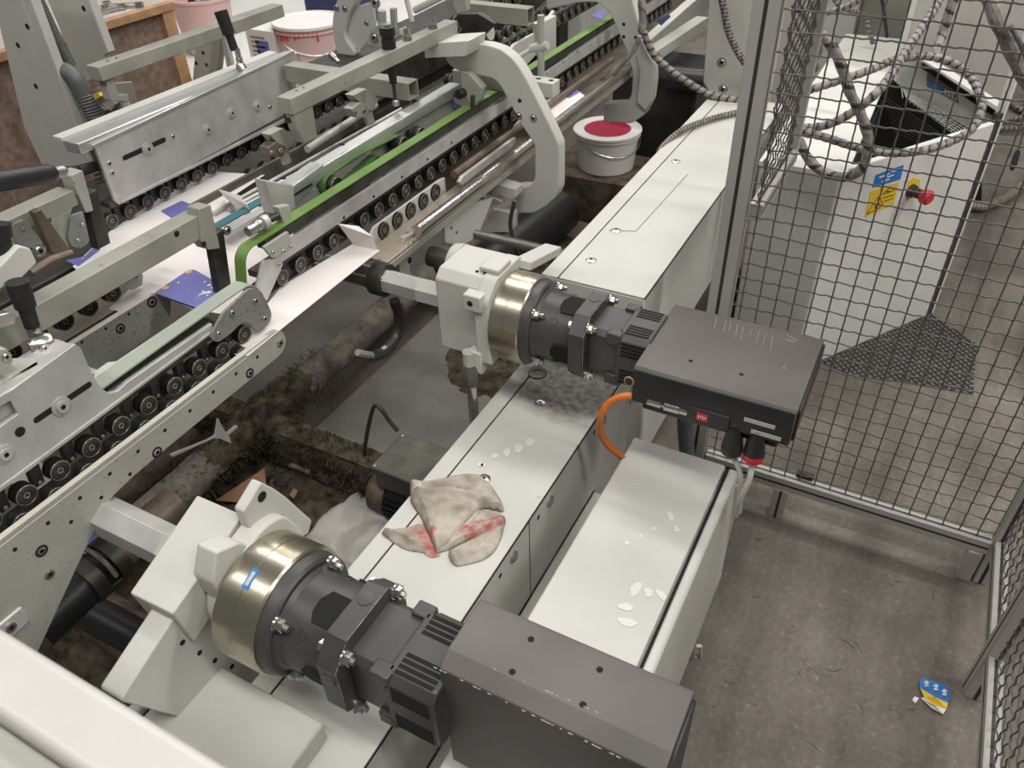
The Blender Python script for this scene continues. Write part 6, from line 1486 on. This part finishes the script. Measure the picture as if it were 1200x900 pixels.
for px in ((846, 73), (847.5, 104.5)): bolt(U(*px, 1, 3.06), 1, .013, t, -1)
# rails of the machine beyond the second frame
def pxbar(name, label, cat, pxs, X, th, m_, bev=.002):
    o = MB().prism(PX(pxs, X), (-th, 0, 0), m_).build(name, bevel=bev); tag(o, label, cat); return o
pxbar('white_rail', 'white rail with a violet carton on it beyond the second curved frame', 'rail', [(757, 52), (812, 3), (830, -10), (832, 10), (815, 22), (770, 55)], -1.28, .05, WHITE)
o = MB().prism(PX([(768, 24), (784, 16), (786, 20), (775, 30)], -1.275), (-.002, 0, 0), BLUE).build('printed_carton'); tag(o, 'violet printed carton on the white rail right of the second frame', 'carton', 'folded carton blanks on the machine')
pxbar('flat_rail', 'long pale flat rail right of the second curved frame pointing to the upright plate', 'rail', [(770, 60), (830, 20), (830, 34), (776, 68)], -1.10, .06, GREYW)
pxbar('side_casting', 'large pale casting below the rails right of the second curved frame', 'casting', [(766, 70), (790, 54), (794, 75), (785, 100), (765, 128), (758, 120), (767, 95)], -1.2, .05, GREYW)
o = MB().cyl(U(785, 92, 1, 3.5), U(828, 96, 1, 3.5), .055, BLACK, 24).build('drive_cylinder'); tag(o, 'black drive cylinder between the second curved frame and the upright plate', 'cylinder')
o = MB().box(-1.35, -.95, 3.50, 3.9, 0, .60, BLACK).build('gear_box', bevel=.01); tag(o, 'black gear box under the drive cylinder', 'gear box')

# ---- upper lanes seen at the top centre
t = thing('roller_carriage', 'dark row of rollers beyond the green belt near the top centre', 'conveyor carriage', (-1.62, 3.0, .8))
for k in range(30): roller(t, -1.56, 2.45+.075*k, .83, .022)
for k in range(26): roller(t, -1.56, 2.75+.075*k, .89, .022)
MB().box(-1.64, -1.60, 2.3, 5.0, .78, .80, DARKM).build('dark_rail', t, .002)
MB().prism(PX([(655, 22), (700, -8), (760, -45), (700, -40), (640, 10), (640, 25)], -1.60), (-.02, 0, 0), ALUD).build('upper_plate', t, .002)
t = thing('dark_carriage', 'wide dark carriage with grey rails at the top centre behind the curved frame', 'conveyor carriage', (-1.9, 2.6, .8))
MB().prism(PX([(420, 95), (560, 25), (640, -20), (640, 0), (600, 40), (440, 115)], -1.72), (-.3, 0, 0), DARKM).build('deck', t, .003)
MB().prism(PX([(570, 58), (645, 12), (645, 20), (590, 62)], -1.60), (-.02, 0, 0), GREYG).build('grey_rail', t, .002)
for k in range(8): roller(t, -1.68, 2.6+.1*k, .95, .035, 'drive_roller')
pxbar('slotted_plate', 'white plate with small holes left of the upright rod, top centre', 'plate', [(598, 60), (603, 52), (632, 36), (650, 12), (650, 40), (610, 85), (604, 78)], -1.33, .012, WHITE)
pxbar('white_block', 'white stepped block below the ball foot right of the upright rod', 'block', [(632, 28), (652, 18), (652, 58), (640, 66), (634, 66)], -1.31, .03, WHITE)
t = thing('upright_rod', 'grey upright rod with cross clamp behind the curved frame', 'rod', U(636, 95, 1, 2.25))
a, b = U(627, 17, 1, 2.25), U(634, 92, 1, 2.25); MB().cyl((b.x, 2.25, b.z), (b.x, 2.25, a.z), .011, GREYG, 18).build('rod', t)
MB().tube([U(603, 69, 1, 2.23), U(628, 55, 1, 2.26)], .007, WHITE, 12).build('cross_rod', t)
MB().lathe(U(622, 57, 1, 2.25), U(642, 53, 1, 2.25), [(0, .012), (.5, .015), (1, .012)], GREYW, 14).build('cross_clamp', t)
# screws and blocks beside the plunger
t = thing('clamp_block', 'grey clamp block with socket screws left of the black plunger on the centre tube', 'clamp', U(445, 40, 1, 2.05))
MB().prism(PY([(430, 52), (434, 34), (445, 28), (452, 30), (455, 40), (468, 34), (470, 42), (446, 56)], 2.1), (0, .04, 0), GREYG).build('block', t, .002)
MB().cyl(U(448, 35, 1, 2.12), U(447, 12, 1, 2.12), .014, GREYG, 18).build('post', t); MB().cyl(U(462, 32, 1, 2.12), U(461, 10, 1, 2.12), .011, STEEL, 18).build('post', t)
bolt(U(439, 44, 1, 2.1), 1, .012, t, -1); bolt(U(440, 3, 1, 2.1), 1, .013, t, -1)
t = thing('linkage', 'steel toggle lever and pin standing above the black plunger at the top', 'lever', U(480, 20, 1, 2.0))
MB().tube([U(474, -10, 1, 1.95), U(483, 25, 1, 1.95)], .007, GREYW, 10).build('lever', t); MB().tube([U(486, 12, 1, 2.0), U(520, -5, 1, 2.0)], .010, GREYW, 12).build('cross_bar', t)
MB().prism(PY([(536, -20), (545, -20), (546, 14), (535, 17), (530, 5)], 2.3), (0, .03, 0), GREYG).build('side_block', t, .003)
t = cframe('rounded pale frame plate at the top beside the pink bucket', [(397, -40), (395, 0), (391, 12), (389, 26), (391, 46), (397, 72), (412, 72), (416, 62), (405, 46), (403, 38), (408, 18), (418, 0), (420, -40)], 2.35, .04, [], [(394.5, 9), (404, 10)])
MB().prism(PY([(416, 8), (437, 2), (440, 28), (430, 50), (424, 58), (411, 55), (406, 42), (410, 22)], 2.37), (0, .01, 0), WHITE).build('web_plate', t, .002); bolt(U(429.5, 27, 1, 2.37), 1, .007, t, -1)
t = thing('clamp_screw', 'steel clamp screw head behind the centre tube beside the frame plate', 'screw', U(393, 70, 1, 2.2)); MB().lathe(U(388, 64, 1, 2.2), U(397, 73, 1, 2.2), [(0, 0), (0, .013), (.5, .013), (.55, .008), (1, .008)], STEEL, 18).build('screw', t)
tag(MB().cyl(U(566, 38, 1, 2.5), U(574, 36, 1, 2.5), .03, WHITE, 24).build('threaded_disc'), 'pale adjusting disc below the upper hollow crossbar', 'disc')
o = MB().prism(PY([(535, 17), (560, 16), (580, 28), (560, 48), (545, 45)], 2.45), (0, .03, 0), DARKM).build('dark_bracket', bevel=.002); tag(o, 'dark bracket carrying the pale adjusting disc', 'bracket')

# ================================================================== BACKGROUND upper left
t = thing('workbench', 'chipboard workbench with wooden edge, seen behind the pale columns at the upper left', 'workbench', (-3.5, 2.3, 0))
XB = -3.0
MB().box(-4.2, XB, 1.3, 2.54, .93, .965, WOODL).build('top', t, .004)
MB().box(-4.15, XB-.03, 1.35, 2.50, .05, .93, WOODB).build('front_panel', t, .002)
MB().box(-4.19, XB-.005, 2.47, 2.53, 0, .93, WOODL).build('corner_post', t, .003); MB().box(-4.19, XB-.005, 1.33, 1.39, 0, .93, WOODL).build('corner_post', t, .003)
BT = mat('bench_top', (.50, .43, .37), .6, noise_amt=.1); MB().box(-4.19, XB-.015, 1.31, 2.53, .965, .969, BT).build('work_surface', t)
random.seed(21)
for i, (lab, n_) in enumerate([('spanner lying on the workbench near its front edge', 0), ('loose steel part on the workbench', 1), ('steel clip among the loose parts on the workbench', 2), ('socket tool on the workbench beside the column', 3)]):
    c = U([146, 120, 112, 128][i], [6, 8, 14, 12][i], 2, .98); a = random.uniform(0, PI); d = Vector((math.cos(a), math.sin(a), 0)); mb = MB()
    mb.tube([c-d*.06, c, c+d*.06], .008, STEEL, 8); mb.lathe(c+d*.06-Vector((0, 0, .008)), c+d*.06+Vector((0, 0, .008)), [(0, .018), (1, .018), (1, .01), (0, .01)], STEEL, 6)
    tag(mb.build(['spanner', 'steel_part', 'steel_clip', 'socket_tool'][i]), lab, 'tool')
crp = crumpled('crumpled_cloth', 'crumpled beige cloth in front of the chipboard below the upper left tube', [(143, 92), (150, 82), (166, 82), (172, 96), (165, 115), (150, 114)], .55, .10, WRAPT, 7)
cols = [('black_spool', 'dark spool part behind the aluminium plate at the upper left', (190, 112))]
for nm_, lab, px in cols:
    c = U(*px, 2, .05); tag(MB().lathe(c, c+Vector((.12, -.06, 0)), [(0, .05), (.2, .05), (.2, .035), (.8, .035), (.8, .05), (1, .05), (1, .015), (.6, 0)], DARKM, 24).build(nm_), lab, 'spool')
t = thing('wrapped_pallet', 'large white wrapped pallet block in the bright background behind the machine', 'pallet', (-3.3, 4.0, 0))
WRAPM = mat('white_wrap', (.72, .70, .67), .5, noise_amt=.05, nscale=3); mb = MB(); mb.box(-5.6, -2.25, 2.85, 6.5, .12, .50, WRAPM); mb.build('white_stack', t, .01)
for k in range(3): MB().box(-5.5, -2.3, 2.95+k*1.5, 3.05+k*1.5, 0, .12, WOODL).build('pallet_beam', t, .003)
MB().box(-3.5, -2.42, 1.2, 2.2, 0, .28, WRAPM).build('x') if False else None
c = U(361, 60, 1, 3.15); c1, c2 = U(330, 22, 1, 3.15), U(392, 22, 1, 3.15); R_ = (c2.x-c1.x)/2
bucket('pink_bucket', 'pinkish bucket with white lid and red paint drips, top left of centre', ((c1.x+c2.x)/2, 3.15, .50), R_, .27, PINK, LIDW)
mb = MB(); random.seed(4)
bc = Vector(((c1.x+c2.x)/2, 3.15, 0))
for k in range(16):
    a = -2.6+k*.13; l = random.uniform(.01, .04); q = bc+Vector((R_*1.0*math.cos(a), R_*1.0*math.sin(a), .745)); mb.tube([q, q-Vector((0, 0, l))], .004, RED, 6)
tag(mb.build('paint_drips', bpy.data.objects['pink_bucket']), 'red paint drips', None); del bpy.data.objects['paint_drips']['label']
c1, c2 = U(213, 10, 1, 3.3), U(262, 12, 1, 3.3)
t = thing('parts_tub', 'pale tub filled with loose steel parts behind the upper left tube', 'tub', ((c1.x+c2.x)/2, 3.3, .5)); R2 = (c2.x-c1.x)/2
MB().lathe(((c1.x+c2.x)/2, 3.3, .505), ((c1.x+c2.x)/2, 3.3, .78), [(0, 0), (0, R2*.8), (.95, R2), (.95, R2*1.05), (1, R2*1.05), (1, R2*.95), (.7, R2*.9), (.7, 0)], PINK, 36).build('tub', t)
mb = MB()
for k in range(24):
    a = random.uniform(0, 6.28); q = Vector(((c1.x+c2.x)/2+R2*.6*random.random()*math.cos(a), 3.3+R2*.6*random.random()*math.sin(a), .72+random.random()*.06)); mb.obox(q, (random.uniform(.02, .08), .02, .015), Matrix.Rotation(a, 3, 'Z') @ Matrix.Rotation(a, 3, 'X'), random.choice([STEEL, DARKM, ALUD]))
o = mb.build('steel_parts', t); o['kind'] = 'stuff'
o = MB().box(*[U(290, 50, 1, 3.0).x, U(322, 50, 1, 3.0).x], 3.0, 3.2, .502, .74, LIDW).build('printed_box', bevel=.003); tag(o, 'white box with printed label behind the black plunger at the upper left', 'box')
a, b = U(291, 52, 1, 2.995), U(318, 56, 1, 2.995); mb = MB()
for k in range(5): mb.box(a.x+.02, a.x+.02+(.05 if k % 2 else .09), 2.9975, 3.001, .70-k*.022, .708-k*.022, WRAPT)
mb.box(b.x-.10, b.x-.02, 2.9975, 3.001, .62, .69, BLUE); mb.box(b.x-.11, b.x-.01, 2.9975, 3.001, .54, .58, PINK); mb.build('box_label', o, smooth=False)
c = U(381, 5, 1, 3.9); o = MB().box(c.x-.16, c.x+.16, 3.9, 4.2, .502, .85, mat('navy_crate', (.02, .025, .10), .5)).build('navy_crate', bevel=.008); tag(o, 'dark navy crate behind the pink bucket', 'crate')
t = thing('perforated_stand', 'pale perforated leg plates behind the upper left aluminium plate', 'leg', U(240, 100, 1, 2.5))
MB().prism(rounded(PY([(229, 56), (256, 44), (250, 98), (225, 104)], 2.5), .01), (0, .05, 0), GREYW).build('leg_plate', t, .003)
MB().prism(rounded(PY([(249, 48), (257, 44), (254, 80), (250, 97), (243, 99)], 2.49), .005), (0, .03, 0), GREYG).build('rib', t, .002)
MB().prism(PY([(259, 44), (264, 44), (273, 84), (267, 86)], 2.5), (0, .02, 0), GREYW).build('strut', t, .002)
mb = MB()
for px in ((238, 62), (230, 74), (242, 76)): c = U(*px, 1, 2.5); mb.cyl(c+Vector((0, .002, 0)), c-Vector((0, .001, 0)), .008, HOLE, 12)
mb.build('leg_holes', t)
# greenish belt carriage stub at extreme left edge
MBX = None
